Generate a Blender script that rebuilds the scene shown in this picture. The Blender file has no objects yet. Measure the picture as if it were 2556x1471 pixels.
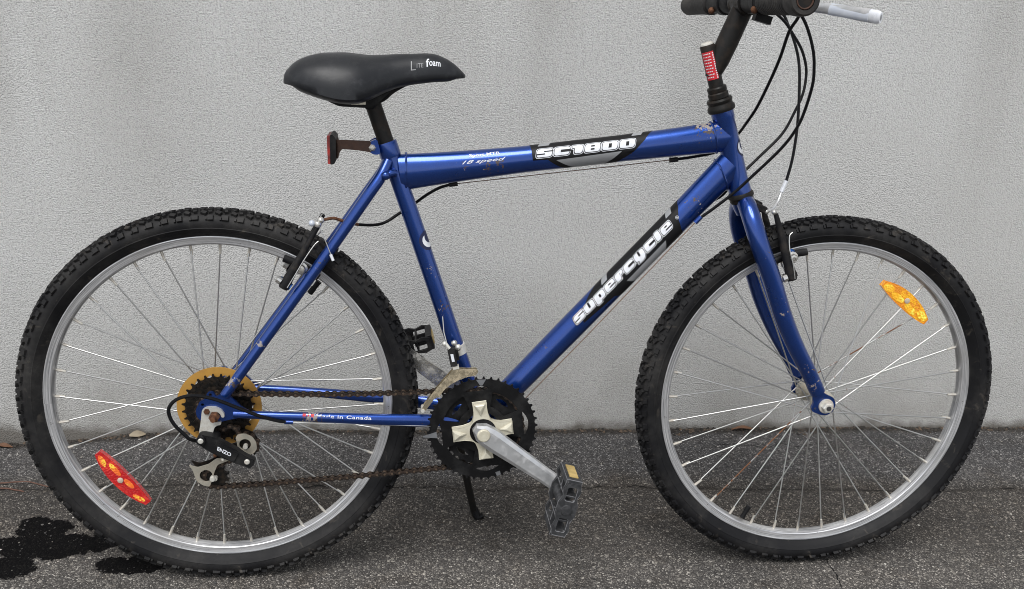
import bpy, bmesh, math, random
import numpy as np
from mathutils import Vector, Matrix, geometry, noise
random.seed(7)
np.random.seed(7)
sc = bpy.context.scene
col = sc.collection
PI = math.pi
R = math.radians

# ------------------------------------------------------------------ camera
cam = bpy.data.cameras.new("camera")
co = bpy.data.objects.new("camera", cam)
col.objects.link(co)
cam.sensor_width = 36.0
cam.lens = 34.52
cam.shift_y = 35.0 / 2556
cam.clip_start = 0.05
cam.clip_end = 1000
co.matrix_world = Matrix(((0.99402674, -0.00221019, -0.1091144, 0.30513812),
                          (-0.10024959, 0.37668988, -0.92089889, -1.48601175),
                          (0.04313765, 0.92633679, 0.37421824, 1.11390238),
                          (0, 0, 0, 1)))
sc.camera = co

# ------------------------------------------------------------------ sky, sun, exposure
SUN_EL, SUN_AZ = R(62), R(205)          # azimuth measured from +Y clockwise; the sun stands behind the camera
world = bpy.data.worlds.new("World")
sc.world = world
world.use_nodes = True
wn = world.node_tree
bg = wn.nodes["Background"]
sky = wn.nodes.new("ShaderNodeTexSky")
sky.sky_type = 'NISHITA'
sky.sun_disc = False
sky.sun_elevation = SUN_EL
sky.sun_rotation = SUN_AZ
sky.dust_density = 1.0
sky.air_density = 1.0
hs = wn.nodes.new("ShaderNodeHueSaturation")
hs.inputs["Saturation"].default_value = 0.22
wn.links.new(sky.outputs[0], hs.inputs["Color"])
wn.links.new(hs.outputs[0], bg.inputs[0])
bg.inputs[1].default_value = 0.085
sun = bpy.data.lights.new("sun", 'SUN')
so = bpy.data.objects.new("sun", sun)
col.objects.link(so)
sun.energy = 1.5
sun.angle = R(34)
sun.color = (1.0, 0.98, 0.95)
sd = Vector((math.sin(SUN_AZ) * math.cos(SUN_EL), math.cos(SUN_AZ) * math.cos(SUN_EL), math.sin(SUN_EL)))
so.rotation_euler = sd.to_track_quat('Z', 'Y').to_euler()
sc.view_settings.view_transform = 'Standard'
sc.view_settings.look = 'None'
sc.view_settings.gamma = 1
sc.cycles.filter_width = 1.0
sc.view_settings.use_curve_mapping = False
sc.view_settings.exposure = 0.98

# ------------------------------------------------------------------ materials
class NT:
    """small node helper"""
    def __init__(s, name):
        s.m = bpy.data.materials.new(name)
        s.m.use_nodes = True
        s.t = s.m.node_tree
        s.b = s.t.nodes["Principled BSDF"]
    def n(s, typ, **kw):
        nd = s.t.nodes.new(typ)
        for k, v in kw.items():
            if k[0] == 'i' and k[1:].isdigit():
                nd.inputs[int(k[1:])].default_value = v
            else:
                setattr(nd, k, v)
        return nd
    def l(s, a, b):
        s.t.links.new(a, b)
    def coord(s, which='Object'):
        return s.n("ShaderNodeTexCoord").outputs[which]
    def noise(s, vec, scale, detail=2, rough=.5, dist=0):
        nd = s.n("ShaderNodeTexNoise")
        nd.inputs["Scale"].default_value = scale
        nd.inputs["Detail"].default_value = detail
        nd.inputs["Roughness"].default_value = rough
        nd.inputs["Distortion"].default_value = dist
        s.l(vec, nd.inputs["Vector"])
        return nd.outputs[0]
    def voro(s, vec, scale, out="Distance", feature='F1'):
        nd = s.n("ShaderNodeTexVoronoi", feature=feature)
        nd.inputs["Scale"].default_value = scale
        s.l(vec, nd.inputs["Vector"])
        return nd.outputs[out]
    def ramp(s, fac, stops):
        nd = s.n("ShaderNodeValToRGB")
        e = nd.color_ramp.elements
        while len(e) < len(stops):
            e.new(0.5)
        for i, (p, c) in enumerate(stops):
            e[i].position = p
            e[i].color = (c, c, c, 1) if not hasattr(c, '__len__') else (*c[:3], 1)
        s.l(fac, nd.inputs[0])
        return nd.outputs[0]
    def math(s, op, a, b=None, clamp=False):
        nd = s.n("ShaderNodeMath", operation=op, use_clamp=clamp)
        for i, x in enumerate((a, b)):
            if x is None:
                continue
            if isinstance(x, (int, float)):
                nd.inputs[i].default_value = x
            else:
                s.l(x, nd.inputs[i])
        return nd.outputs[0]
    def mix(s, fac, a, b, blend='MIX'):
        nd = s.n("ShaderNodeMix", data_type='RGBA', blend_type=blend)
        for i, x in ((0, fac), (6, a), (7, b)):
            if isinstance(x, (int, float)):
                nd.inputs[i].default_value = x
            elif isinstance(x, tuple):
                nd.inputs[i].default_value = (*x[:3], 1)
            else:
                s.l(x, nd.inputs[i])
        return nd.outputs[2]
    def sep(s, vec):
        nd = s.n("ShaderNodeSeparateXYZ")
        s.l(vec, nd.inputs[0])
        return nd.outputs
    def mapping(s, vec, scale=(1, 1, 1), loc=(0, 0, 0), rot=(0, 0, 0)):
        nd = s.n("ShaderNodeMapping")
        nd.inputs["Scale"].default_value = scale
        nd.inputs["Location"].default_value = loc
        nd.inputs["Rotation"].default_value = rot
        s.l(vec, nd.inputs["Vector"])
        return nd.outputs[0]
    def bump(s, h, strength=.5, dist=.002, prev=None):
        nd = s.n("ShaderNodeBump")
        nd.inputs["Strength"].default_value = strength
        nd.inputs["Distance"].default_value = dist
        s.l(h, nd.inputs["Height"])
        if prev is not None:
            s.l(prev, nd.inputs["Normal"])
        return nd.outputs[0]
    def set(s, **kw):
        for k, v in kw.items():
            k = k.replace('_', ' ')
            key = {'base': 'Base Color', 'rough': 'Roughness', 'metal': 'Metallic', 'normal': 'Normal', 'coat': 'Coat Weight',
                   'coatrough': 'Coat Roughness', 'spec': 'Specular IOR Level', 'trans': 'Transmission Weight', 'ior': 'IOR', 'alpha': 'Alpha',
                   'sss': 'Subsurface Weight'}[k]
            i = s.b.inputs[key]
            if hasattr(v, 'is_output') or isinstance(v, bpy.types.NodeSocket):
                s.l(v, i)
            elif isinstance(v, tuple):
                i.default_value = (*v[:3], 1)
            else:
                i.default_value = v
        return s.m

def m_simple(name, base, rough=.5, metal=0., var=.25, scale=90, dirt=None, dirt_amt=.5, dirt_scale=25, coat=0, bump=0., spec=.5):
    t = NT(name)
    c = t.coord()
    nz = t.noise(c, scale, 3, .6)
    lo = tuple(x * (1 - var) for x in base)
    hi = tuple(min(1, x * (1 + var)) for x in base)
    colr = t.mix(nz, lo, hi)
    rg = t.math('ADD', t.math('MULTIPLY', t.noise(c, scale * .6, 2), .3), rough - .15, True)
    if dirt:
        d = t.noise(c, dirt_scale, 5, .65)
        d = t.ramp(d, [(.5 - .12 * dirt_amt, 0), (.5 + .22 - .2 * dirt_amt, 1)])
        colr = t.mix(t.math('MULTIPLY', d, min(1, dirt_amt + .2)), colr, dirt)
        rg = t.math('MAXIMUM', rg, t.math('MULTIPLY', d, .75))
        if metal:
            t.set(metal=t.math('SUBTRACT', metal, t.math('MULTIPLY', d, metal * .8), True))
    elif metal:
        t.set(metal=metal)
    if bump:
        t.set(normal=t.bump(nz, bump, .001))
    return t.set(base=colr, rough=rg, coat=coat, coatrough=.15, spec=spec)

M = {}
RUST = (.075, .028, .012)
# metallic blue paint with small chips and rust
def m_paint(name, spots=()):
    t = NT(name)
    c = t.coord()
    fl = t.noise(c, 900, 1)
    base = t.mix(fl, (.003, .030, .19), (.010, .074, .38))
    blot = t.noise(c, 14, 3, .6)
    base = t.mix(t.math('MULTIPLY', blot, .35), base, (.006, .034, .17))
    chip = t.math('GREATER_THAN', t.math('ADD', t.noise(c, 170, 3, .6), t.math('MULTIPLY', t.noise(c, 11, 2), .32)), .915)
    scr = t.math('GREATER_THAN', t.math('ADD', t.noise(t.mapping(c, (1, 1, 1), rot=(.3, .9, .4)), 9, 2), t.math('MULTIPLY', t.noise(t.mapping(c, (420, 420, 26), rot=(0, .7, .2)), 1.0, 2, .6), .5)), .985)
    chip = t.math('MAXIMUM', chip, scr)
    # larger worn places with a shape of their own
    for (p, rad, amt) in spots:
        vd = t.n("ShaderNodeVectorMath", operation='DISTANCE')
        t.l(c, vd.inputs[0])
        vd.inputs[1].default_value = p
        d = t.math('DIVIDE', vd.outputs["Value"], rad)
        near = t.math('SUBTRACT', 1.0, d, True)
        sp = t.math('GREATER_THAN', t.math('ADD', t.noise(c, 190, 4, .6), t.math('MULTIPLY', near, amt * .62)), .79)
        chip = t.math('MAXIMUM', chip, sp)
    chipc = t.mix(t.math('GREATER_THAN', t.noise(c, 37, 2), .50), (.05, .03, .022), (.26, .23, .21))
    colr = t.mix(chip, base, chipc)
    t.set(base=colr, metal=t.math('MULTIPLY', t.math('SUBTRACT', 1.0, chip), .80),
          rough=t.math('ADD', t.math('MULTIPLY', chip, .3), t.math('ADD', t.math('MULTIPLY', t.noise(c, 40, 3), .14), .23)),
          coat=1.0, coatrough=.11)
    t.b.inputs['Coat IOR'].default_value = 1.5
    hb = t.bump(t.noise(c, 60, 2), .05, .001)
    return t.set(normal=t.bump(t.math('SUBTRACT', 1.0, chip), .25, .0004, hb))
M['paint'] = m_paint('blue_metallic_paint')
M['white'] = m_simple('white_vinyl', (.72, .74, .78), .4, var=.1, scale=60, dirt=(.45, .47, .52), dirt_amt=.2, dirt_scale=160)
M['ink'] = m_simple('black_vinyl', (.007, .007, .008), .45, var=.2, spec=.25)
M['silver_ink'] = m_simple('silver_vinyl', (.36, .37, .385), .4, .4, var=.1)
M['redink'] = m_simple('red_vinyl', (.55, .02, .03), .45, var=.15)
M['bluink'] = m_simple('navy_outline_vinyl', (.01, .015, .06), .45, var=.1)
M['black'] = m_simple('black_coated_metal', (.010, .010, .011), .5, 0, .3, 120, dirt=(.06, .05, .04), dirt_amt=.22, dirt_scale=60, spec=.17)
M['black_satin'] = m_simple('black_painted_steel', (.013, .0125, .012), .42, 0, .25, 120, dirt=(.045, .032, .024), dirt_amt=.3, dirt_scale=40, spec=.17)
M['plastic'] = m_simple('black_plastic', (.009, .009, .010), .5, 0, .3, 150, dirt=(.05, .048, .045), dirt_amt=.2, spec=.17)
M['cable'] = m_simple('black_cable_sleeve', (.006, .006, .007), .38, 0, .2, spec=.17)
M['wire'] = m_simple('rusty_brake_wire', (.22, .14, .10), .45, .6, .35, 300)
M['steelwire'] = m_simple('steel_wire', (.62, .62, .60), .32, .9, .1)
M['alu'] = m_simple('scuffed_aluminium', (.58, .59, .60), .38, .75, .15, 70, dirt=(.30, .28, .275), dirt_amt=.28, dirt_scale=60)
M['chrome'] = m_simple('dull_chrome', (.62, .61, .58), .25, .9, .12, 60, dirt=(.30, .27, .22), dirt_amt=.15, dirt_scale=70)
M['zinc'] = m_simple('pale_zinc_steel', (.66, .65, .60), .38, .35, .12, 60, dirt=(.20, .14, .09), dirt_amt=.3, dirt_scale=60)
M['zincrust'] = m_simple('tarnished_zinc_steel', (.55, .52, .44), .35, .7, .2, 60, dirt=(.13, .08, .04), dirt_amt=.3, dirt_scale=80)
M['brass'] = m_simple('tarnished_chrome_cage', (.66, .58, .42), .22, .9, .15, 40, dirt=(.20, .11, .045), dirt_amt=.28, dirt_scale=45)
M['cream'] = m_simple('cream_painted_spider', (.60, .57, .46), .38, .12, .08, 60, dirt=(.33, .29, .20), dirt_amt=.3, dirt_scale=45)
M['rust'] = m_simple('rusty_steel', RUST, .8, .1, .6, 220, dirt=(.16, .065, .025), dirt_amt=.5, dirt_scale=150, bump=.3)
M['brownstrap'] = m_simple('rusty_reflector_strap', (.065, .030, .018), .75, 0, .4, 120, dirt=(.02, .012, .01), dirt_amt=.4)
M['chain'] = m_simple('rusty_chain_steel', (.020, .016, .0135), .45, .45, .5, 300, dirt=(.055, .028, .015), dirt_amt=.35, dirt_scale=140)
M['sprocket'] = m_simple('greasy_black_sprocket', (.009, .0085, .008), .5, .2, .4, 200, dirt=(.035, .024, .016), dirt_amt=.4, dirt_scale=100, spec=.17)
M['ring'] = m_simple('black_chainring', (.005, .005, .0055), .5, 0, .25, 120, dirt=(.04, .04, .04), dirt_amt=.2, spec=.17)
M['scuff'] = m_simple('scuffed_black_plastic', (.020, .021, .023), .6, 0, .4, 200, dirt=(.09, .09, .095), dirt_amt=.3, dirt_scale=90, bump=.3)
M['scuffedge'] = m_simple('scraped_plastic_edge', (.17, .17, .18), .6, 0, .5, 200, dirt=(.04, .04, .042), dirt_amt=.4, dirt_scale=150)
M['grip'] = m_simple('worn_rubber_grip', (.014, .013, .0125), .75, 0, .35, 250, dirt=(.055, .05, .045), dirt_amt=.4, bump=.4)
M['blueanod'] = m_simple('blue_anodised_cap', (.05, .16, .5), .25, .7, .15)

# tyre rubber with pale dust
def m_tyre(name, dusty):
    t = NT(name)
    c = t.coord()
    nz = t.noise(c, 60, 4, .6)
    b = t.mix(nz, (.004, .004, .0046), (.009, .009, .0105))
    d = t.ramp(t.noise(c, 9, 5, .65), [(.5 - dusty, 0), (.78 - dusty * .5, 1)])
    d2 = t.math('MULTIPLY', d, t.noise(c, 130, 3, .7))
    b = t.mix(t.math('MULTIPLY', d2, .6), b, (.10, .095, .088))
    mud = t.ramp(t.noise(c, 34, 4, .7, .6), [(.60, 0), (.74, 1)])
    b = t.mix(t.math('MULTIPLY', mud, .5), b, (.11, .095, .078))
    return t.set(base=b, rough=t.math('ADD', t.math('MULTIPLY', nz, .2), .5), normal=t.bump(t.noise(c, 400, 2), .15, .001), spec=.24)
M['tyre'] = m_tyre('dusty_tyre_rubber', .09)
M['tyre2'] = m_tyre('tyre_rubber', .03)

# rim: aluminium with brake streaks running round
def m_rim():
    t = NT('worn_aluminium_rim')
    c = t.coord()
    x, y, z = t.sep(c)
    rad = t.math('SQRT', t.math('ADD', t.math('MULTIPLY', x, x), t.math('MULTIPLY', z, z)))
    cx = t.n("ShaderNodeCombineXYZ")
    t.l(t.math('MULTIPLY', rad, 900), cx.inputs[0])
    ang = t.math('ARCTAN2', z, x)
    t.l(t.math('MULTIPLY', ang, 3.0), cx.inputs[1])
    st = t.noise(cx.outputs[0], 1.0, 3, .7)
    st = t.ramp(st, [(.36, 0), (.62, 1)])
    big = t.noise(c, 7, 3, .6)
    b = t.mix(st, (.27, .275, .29), (.78, .78, .79))
    b = t.mix(t.math('MULTIPLY', t.ramp(big, [(.5, 0), (.72, 1)]), .6), b, (.40, .385, .36))
    sp = t.math('GREATER_THAN', t.noise(c, 150, 3, .6), .70)
    b = t.mix(t.math('MULTIPLY', sp, .6), b, (.10, .09, .08))
    return t.set(base=b, metal=.7, rough=t.math('ADD', t.math('MULTIPLY', st, -.1), .44))
M['rim'] = m_rim()

def m_spoke(name, rusty):
    t = NT(name)
    c = t.coord()
    d = t.noise(c, 30, 4, .6)
    f = t.ramp(d, [(.67 - rusty, 0), (.73 - rusty, 1)])
    b = t.mix(f, (.56, .56, .55), (.17, .075, .035))
    return t.set(base=b, metal=t.math('SUBTRACT', .95, t.math('MULTIPLY', f, .8)), rough=t.math('ADD', .38, t.math('MULTIPLY', f, .3)))
M['spoke'] = m_spoke('galvanised_spoke', 0)
M['spokerust'] = m_spoke('rusty_spoke', .22)
M['nipple'] = m_simple('spoke_nipple', (.62, .60, .54), .4, .6, .2, 150, dirt=(.2, .10, .05), dirt_amt=.3, dirt_scale=60)

# reflectors: moulded prisms in faceted relief; returned light is coloured into brighter cells
def m_reflector(name, dark, bright, sc_=330):
    t = NT(name)
    c = t.coord()
    v = t.voro(c, sc_, 'Distance', 'F1')
    vc = t.voro(c, sc_, 'Color', 'F1')
    zone = t.ramp(t.noise(t.mapping(c, (30, 30, 30)), 1.0, 2, .5, .4), [(.47, 0), (.56, 1)])
    cell = t.math('GREATER_THAN', t.sep(vc)[0], .35)
    b = t.mix(t.math('MULTIPLY', zone, cell), dark, bright)
    return t.set(base=b, rough=.12, normal=t.bump(v, .5, .002), coat=1.0, coatrough=.05, spec=.7)
M['amber'] = m_reflector('amber_reflector', (.82, .27, .003), (.95, .46, .008))
M['redrefl'] = m_reflector('red_reflector', (.50, .006, .008), (.68, .03, .015))
M['redlens'] = m_simple('faded_red_lens', (.36, .03, .025), .3, 0, .3, 200, dirt=(.06, .02, .02), dirt_amt=.5, dirt_scale=60)
M['yellowrefl'] = m_simple('dirty_amber_pedal_reflector', (.50, .36, .13), .4, 0, .2, 150, dirt=(.2, .14, .05), dirt_amt=.3)
M['pie'] = m_simple('yellowed_plastic_disc', (.42, .225, .045), .42, 0, .15, 35, dirt=(.30, .15, .035), dirt_amt=.35, dirt_scale=28)
t = NT('clear_plastic_wrap')
M['wrap'] = t.set(base=t.mix(t.noise(t.coord(), 60, 3), (.42, .46, .54), (.62, .65, .70)), rough=.25, spec=.6, coat=.5)

# saddle vinyl
t = NT('black_saddle_vinyl')
c = t.coord()
v1 = t.noise(c, 30, 4, .6)
b = t.mix(v1, (.006, .0068, .0085), (.012, .0135, .017))
scf = t.ramp(t.noise(t.mapping(c, (1, 1, 1)), 22, 5, .7), [(.63, 0), (.75, 1)])
b = t.mix(t.math('MULTIPLY', scf, .35), b, (.09, .09, .10))
dst = t.math('MULTIPLY', t.ramp(t.noise(c, 55, 6, .75), [(.50, 0), (.80, 1)]), .30)
b = t.mix(dst, b, (.075, .075, .078))
M['saddle'] = t.set(base=b, rough=t.math('ADD', t.math('MULTIPLY', v1, .16), .36), normal=t.bump(t.noise(t.mapping(c, (1, 1, 2.5)), 34, 3, .6), .10, .002, t.bump(t.noise(c, 900, 2), .2, .0008)), spec=.42)

# ------------------------------------------------------------------ mesh helpers
def V(u, w, v):
    """bike coordinates: u forward, w towards the rider's right, v up"""
    return Vector((u, -w, v))

def tag(o, label=None, cat=None, group=None, kind=None):
    for k, x in (('label', label), ('category', cat), ('group', group), ('kind', kind)):
        if x:
            o[k] = x
    return o

def link(name, me, parent=None, mat=None, label=None):
    o = bpy.data.objects.new(name, me)
    col.objects.link(o)
    if parent:
        o.parent = parent
    if mat and not me.materials:
        me.materials.append(M[mat] if isinstance(mat, str) else mat)
    if label:
        o['label'] = label
    return o

def frame_of(d, up=None):
    d = d.normalized()
    a = up or (Vector((0, 1, 0)) if abs(d.y) < .9 else Vector((1, 0, 0)))
    n1 = (a - d * a.dot(d)).normalized()
    return d, n1, d.cross(n1)

class MB:
    def __init__(s):
        s.v = []
        s.f = []
    def add(s, vs, fs):
        k = len(s.v)
        s.v += [tuple(x) for x in vs]
        s.f += [tuple(i + k for i in f) for f in fs]
        return s
    def box(s, c, size, rot=None, taper=1.0):
        hx, hy, hz = (x / 2 for x in size)
        vs = []
        for z_, k in ((-hz, 1), (hz, taper)):
            for x, y in ((-hx, -hy), (hx, -hy), (hx, hy), (-hx, hy)):
                p = Vector((x * k, y * k, z_))
                vs.append(Vector(c) + (rot @ p if rot else p))
        return s.add(vs, [(3, 2, 1, 0), (4, 5, 6, 7), (0, 1, 5, 4), (1, 2, 6, 5), (2, 3, 7, 6), (3, 0, 4, 7)])
    def tube(s, pts, rad, n=12, caps=True, closed=False, b=None, up=None):
        """sweep; rad: number or list; b: second half-axis list (along 'up')"""
        pts = [Vector(p) for p in pts]
        N = len(pts)
        if not hasattr(rad, '__len__'):
            rad = [rad] * N
        rb = b if b is not None else rad
        if not hasattr(rb, '__len__'):
            rb = [rb] * N
        vs, fs = [], []
        prev = None
        for i, p in enumerate(pts):
            if closed:
                d = pts[(i + 1) % N] - pts[i - 1]
            else:
                d = pts[min(i + 1, N - 1)] - pts[max(i - 1, 0)]
            if up is not None:
                d, n1, n2 = frame_of(d, up)
            elif prev is None:
                d, n1, n2 = frame_of(d)
            else:
                d.normalize()
                n1 = (prev - d * prev.dot(d)).normalized()
                n2 = d.cross(n1)
            prev = n1
            for k in range(n):
                a = 2 * PI * k / n
                vs.append(p + n1 * (rb[i] * math.cos(a)) + n2 * (rad[i] * math.sin(a)))
        for i in range(N if closed else N - 1):
            j = (i + 1) % N
            for k in range(n):
                k2 = (k + 1) % n
                fs.append((i * n + k, i * n + k2, j * n + k2, j * n + k))
        if caps and not closed:
            fs.append(tuple(range(n - 1, -1, -1)))
            fs.append(tuple((N - 1) * n + k for k in range(n)))
        return s.add(vs, fs)
    def cyl(s, p0, p1, r0, r1=None, n=16):
        return s.tube([p0, p1], [r0, r0 if r1 is None else r1], n)
    def lathe(s, prof, o=(0, 0, 0), ax=(0, 1, 0), n=48, closed=False):
        """prof: list of (radius, along axis)"""
        o = Vector(o)
        d, n1, n2 = frame_of(Vector(ax))
        m = len(prof)
        vs, fs = [], []
        for k in range(n):
            a = 2 * PI * k / n
            e = n1 * math.cos(a) + n2 * math.sin(a)
            for r, h in prof:
                vs.append(o + e * r + d * h)
        for k in range(n):
            k2 = (k + 1) % n
            for i in range(m if closed else m - 1):
                j = (i + 1) % m
                fs.append((k * m + i, k * m + j, k2 * m + j, k2 * m + i))
        return s.add(vs, fs)
    def plate(s, poly, w0, w1, holes=(), fn=None):
        """polygon in (u,v) extruded between two w values, with holes"""
        loops = [list(poly)] + [list(h) for h in holes]
        tri = geometry.tessellate_polygon([[Vector((x, y, 0)) for x, y in l] for l in loops])
        flat = [p for l in loops for p in l]
        n = len(flat)
        mk = fn or (lambda u, w, v: V(u, w, v))
        vs = [mk(u, w0, v) for u, v in flat] + [mk(u, w1, v) for u, v in flat]
        fs = []
        for a, b_, c_ in tri:
            fs.append((a, b_, c_))
            fs.append((n + c_, n + b_, n + a))
        k = 0
        for l in loops:
            m = len(l)
            for i in range(m):
                j = (i + 1) % m
                fs.append((k + i, k + j, n + k + j, n + k + i))
            k += m
        return s.add(vs, fs)
    def ball(s, c, r, n=10, m=6, sc=(1, 1, 1)):
        vs, fs = [], []
        c = Vector(c)
        for i in range(m + 1):
            t_ = PI * i / m
            for k in range(n):
                a = 2 * PI * k / n
                vs.append(c + Vector((r * sc[0] * math.sin(t_) * math.cos(a), r * sc[1] * math.sin(t_) * math.sin(a), r * sc[2] * math.cos(t_))))
        for i in range(m):
            for k in range(n):
                k2 = (k + 1) % n
                fs.append((i * n + k, (i + 1) * n + k, (i + 1) * n + k2, i * n + k2))
        return s.add(vs, fs)
    def mesh(s, name, smooth=True, ang=35, clean=True, bevel=0, edge=-1):
        me = bpy.data.meshes.new(name)
        me.from_pydata(s.v, [], s.f)
        if clean:
            bm = bmesh.new()
            bm.from_mesh(me)
            bmesh.ops.remove_doubles(bm, verts=bm.verts, dist=1e-6)
            bmesh.ops.dissolve_degenerate(bm, dist=1e-7, edges=bm.edges)
            if bevel:
                ed = [e for e in bm.edges if len(e.link_faces) == 2 and e.calc_face_angle(0) > R(30)]
                bmesh.ops.bevel(bm, geom=ed, offset=bevel, segments=1, affect='EDGES', clamp_overlap=True, material=edge)
            bmesh.ops.recalc_face_normals(bm, faces=bm.faces)
            bm.to_mesh(me)
            bm.free()
        me.update()
        if smooth:
            for p in me.polygons:
                p.use_smooth = True
            me.set_sharp_from_angle(angle=R(ang))
        return me
    def build(s, name, mat, parent=None, label=None, **kw):
        return link(name, s.mesh(name, **kw), parent, mat, label)

def spline(pts, n=6):
    """Catmull-Rom through points"""
    P = [Vector(p) for p in pts]
    P = [P[0] * 2 - P[1]] + P + [P[-1] * 2 - P[-2]]
    out = []
    for i in range(1, len(P) - 2):
        a, b, c_, d = P[i - 1:i + 3]
        for k in range(n):
            t_ = k / n
            out.append(.5 * ((2 * b) + (c_ - a) * t_ + (2 * a - 5 * b + 4 * c_ - d) * t_ * t_ + (3 * b - a - 3 * c_ + d) * t_ ** 3))
    out.append(P[-2])
    return out

def interp(x, xs, ys):
    return float(np.interp(x, xs, ys))

# 2-D shapes (text, polygons) laid onto a surface given by fn(s, y, offset)
def flat_text(body, height, offset=0., shear=0., space=1.0, width=1.0):
    cu = bpy.data.curves.new("lettering", 'FONT')
    cu.body = body
    cu.size = 1.0
    cu.offset = offset
    cu.shear = shear
    cu.space_character = space
    cu.resolution_u = 3
    o = bpy.data.objects.new("lettering", cu)
    col.objects.link(o)
    dg = bpy.context.evaluated_depsgraph_get()
    dg.update()
    me = bpy.data.meshes.new_from_object(o.evaluated_get(dg))
    vs = np.array([v.co[:2] for v in me.vertices])
    fs = [tuple(p.vertices) for p in me.polygons]
    bpy.data.objects.remove(o)
    bpy.data.curves.remove(cu)
    bpy.data.meshes.remove(me)
    return vs, fs

def fit_text(body, s0, s1, y0, y1, ref=None, **kw):
    """text scaled into the box; ref = (vs) whose bounds define the box, so that grown outlines stay in register"""
    vs, fs = flat_text(body, 1, **kw)
    rv = vs if ref is None else ref
    lo, hi = rv.min(0), rv.max(0)
    out = (vs - lo) / (hi - lo)
    out[:, 0] = s0 + out[:, 0] * (s1 - s0)
    out[:, 1] = y0 + out[:, 1] * (y1 - y0)
    return out, fs, vs

def poly2(pts):
    tri = geometry.tessellate_polygon([[Vector((x, y, 0)) for x, y in pts]])
    return np.array(pts), [tuple(t_) for t_ in tri]

def lay(name, shape, fn, off, mat, parent, cut=.003, cutx=0):
    vs, fs = shape[0], shape[1]
    bm = bmesh.new()
    bv = [bm.verts.new((x, y, 0)) for x, y in vs]
    for f in fs:
        try:
            bm.faces.new([bv[i] for i in f])
        except ValueError:
            pass
    lo, hi = vs.min(0), vs.max(0)
    for ax, st in ((1, cut), (0, cutx)):
        if not st:
            continue
        y = lo[ax] + st
        while y < hi[ax]:
            no = (1, 0, 0) if ax == 0 else (0, 1, 0)
            bmesh.ops.bisect_plane(bm, geom=bm.verts[:] + bm.edges[:] + bm.faces[:], plane_co=Vector(no) * y, plane_no=no)
            y += st
    for v in bm.verts:
        v.co = fn(v.co.x, v.co.y, off)
    me = bpy.data.meshes.new(name)
    bm.to_mesh(me)
    bm.free()
    for p in me.polygons:
        p.use_smooth = True
    return link(name, me, parent, mat)

# ------------------------------------------------------------------ ground
def axis_vals(a, b, step, far):
    core = list(np.arange(a, b + 1e-6, step))
    lo, hi = [], []
    d, x = step * 2, a
    while x > -far:
        x -= d
        d *= 1.6
        lo.append(x)
    d, x = step * 2, b
    while x < far:
        x += d
        d *= 1.6
        hi.append(x)
    return lo[::-1] + core + hi

def sm(a, b, x):
    t_ = min(1, max(0, (x - a) / (b - a)))
    return t_ * t_ * (3 - 2 * t_)

xs = axis_vals(-.85, 2.05, .009, 120)
ys = axis_vals(-.25, .56, .009, 120)
def wall_y(x):
    return .5083 - .0097 * x
def ground_z(x, y):
    if -.95 < x < 2.2 and -.4 < y < .62:
        n_ = noise.noise((x * 3, y * 3, 0)) * .0035 + noise.noise((x * 14, y * 14, 3)) * .0022 + noise.noise((x * 60, y * 60, 5)) * .0013
        k = sm(.05, .16, y) + sm(-.02, -.12, y)         # level where the wheels stand
        z_ = n_ * (.25 + .75 * min(1, k))
        z_ -= .027 * sm(-.16, -.6, x) * sm(.2, .46, y)   # the paving drops away at the wall on the left
        seam = abs(y - (.312 - .052 * (x + .5) * .8 + noise.noise((x * 5, 0, 9)) * .016))
        z_ -= .0035 * max(0, 1 - seam / .014)
        z_ += .006 * sm(.45, .50, y) * (noise.noise((x * 9, 1, 1)) * .5 + .35)
        return z_
    return 0.
gv, gf = [], []
for y in ys:
    for x in xs:
        gv.append((x, y, ground_z(x, y)))
nx = len(xs)
for j in range(len(ys) - 1):
    for i in range(nx - 1):
        gf.append((j * nx + i, j * nx + i + 1, (j + 1) * nx + i + 1, (j + 1) * nx + i))
gme = bpy.data.meshes.new("ground")
gme.from_pydata(gv, [], gf)
for p in gme.polygons:
    p.use_smooth = True

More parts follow.
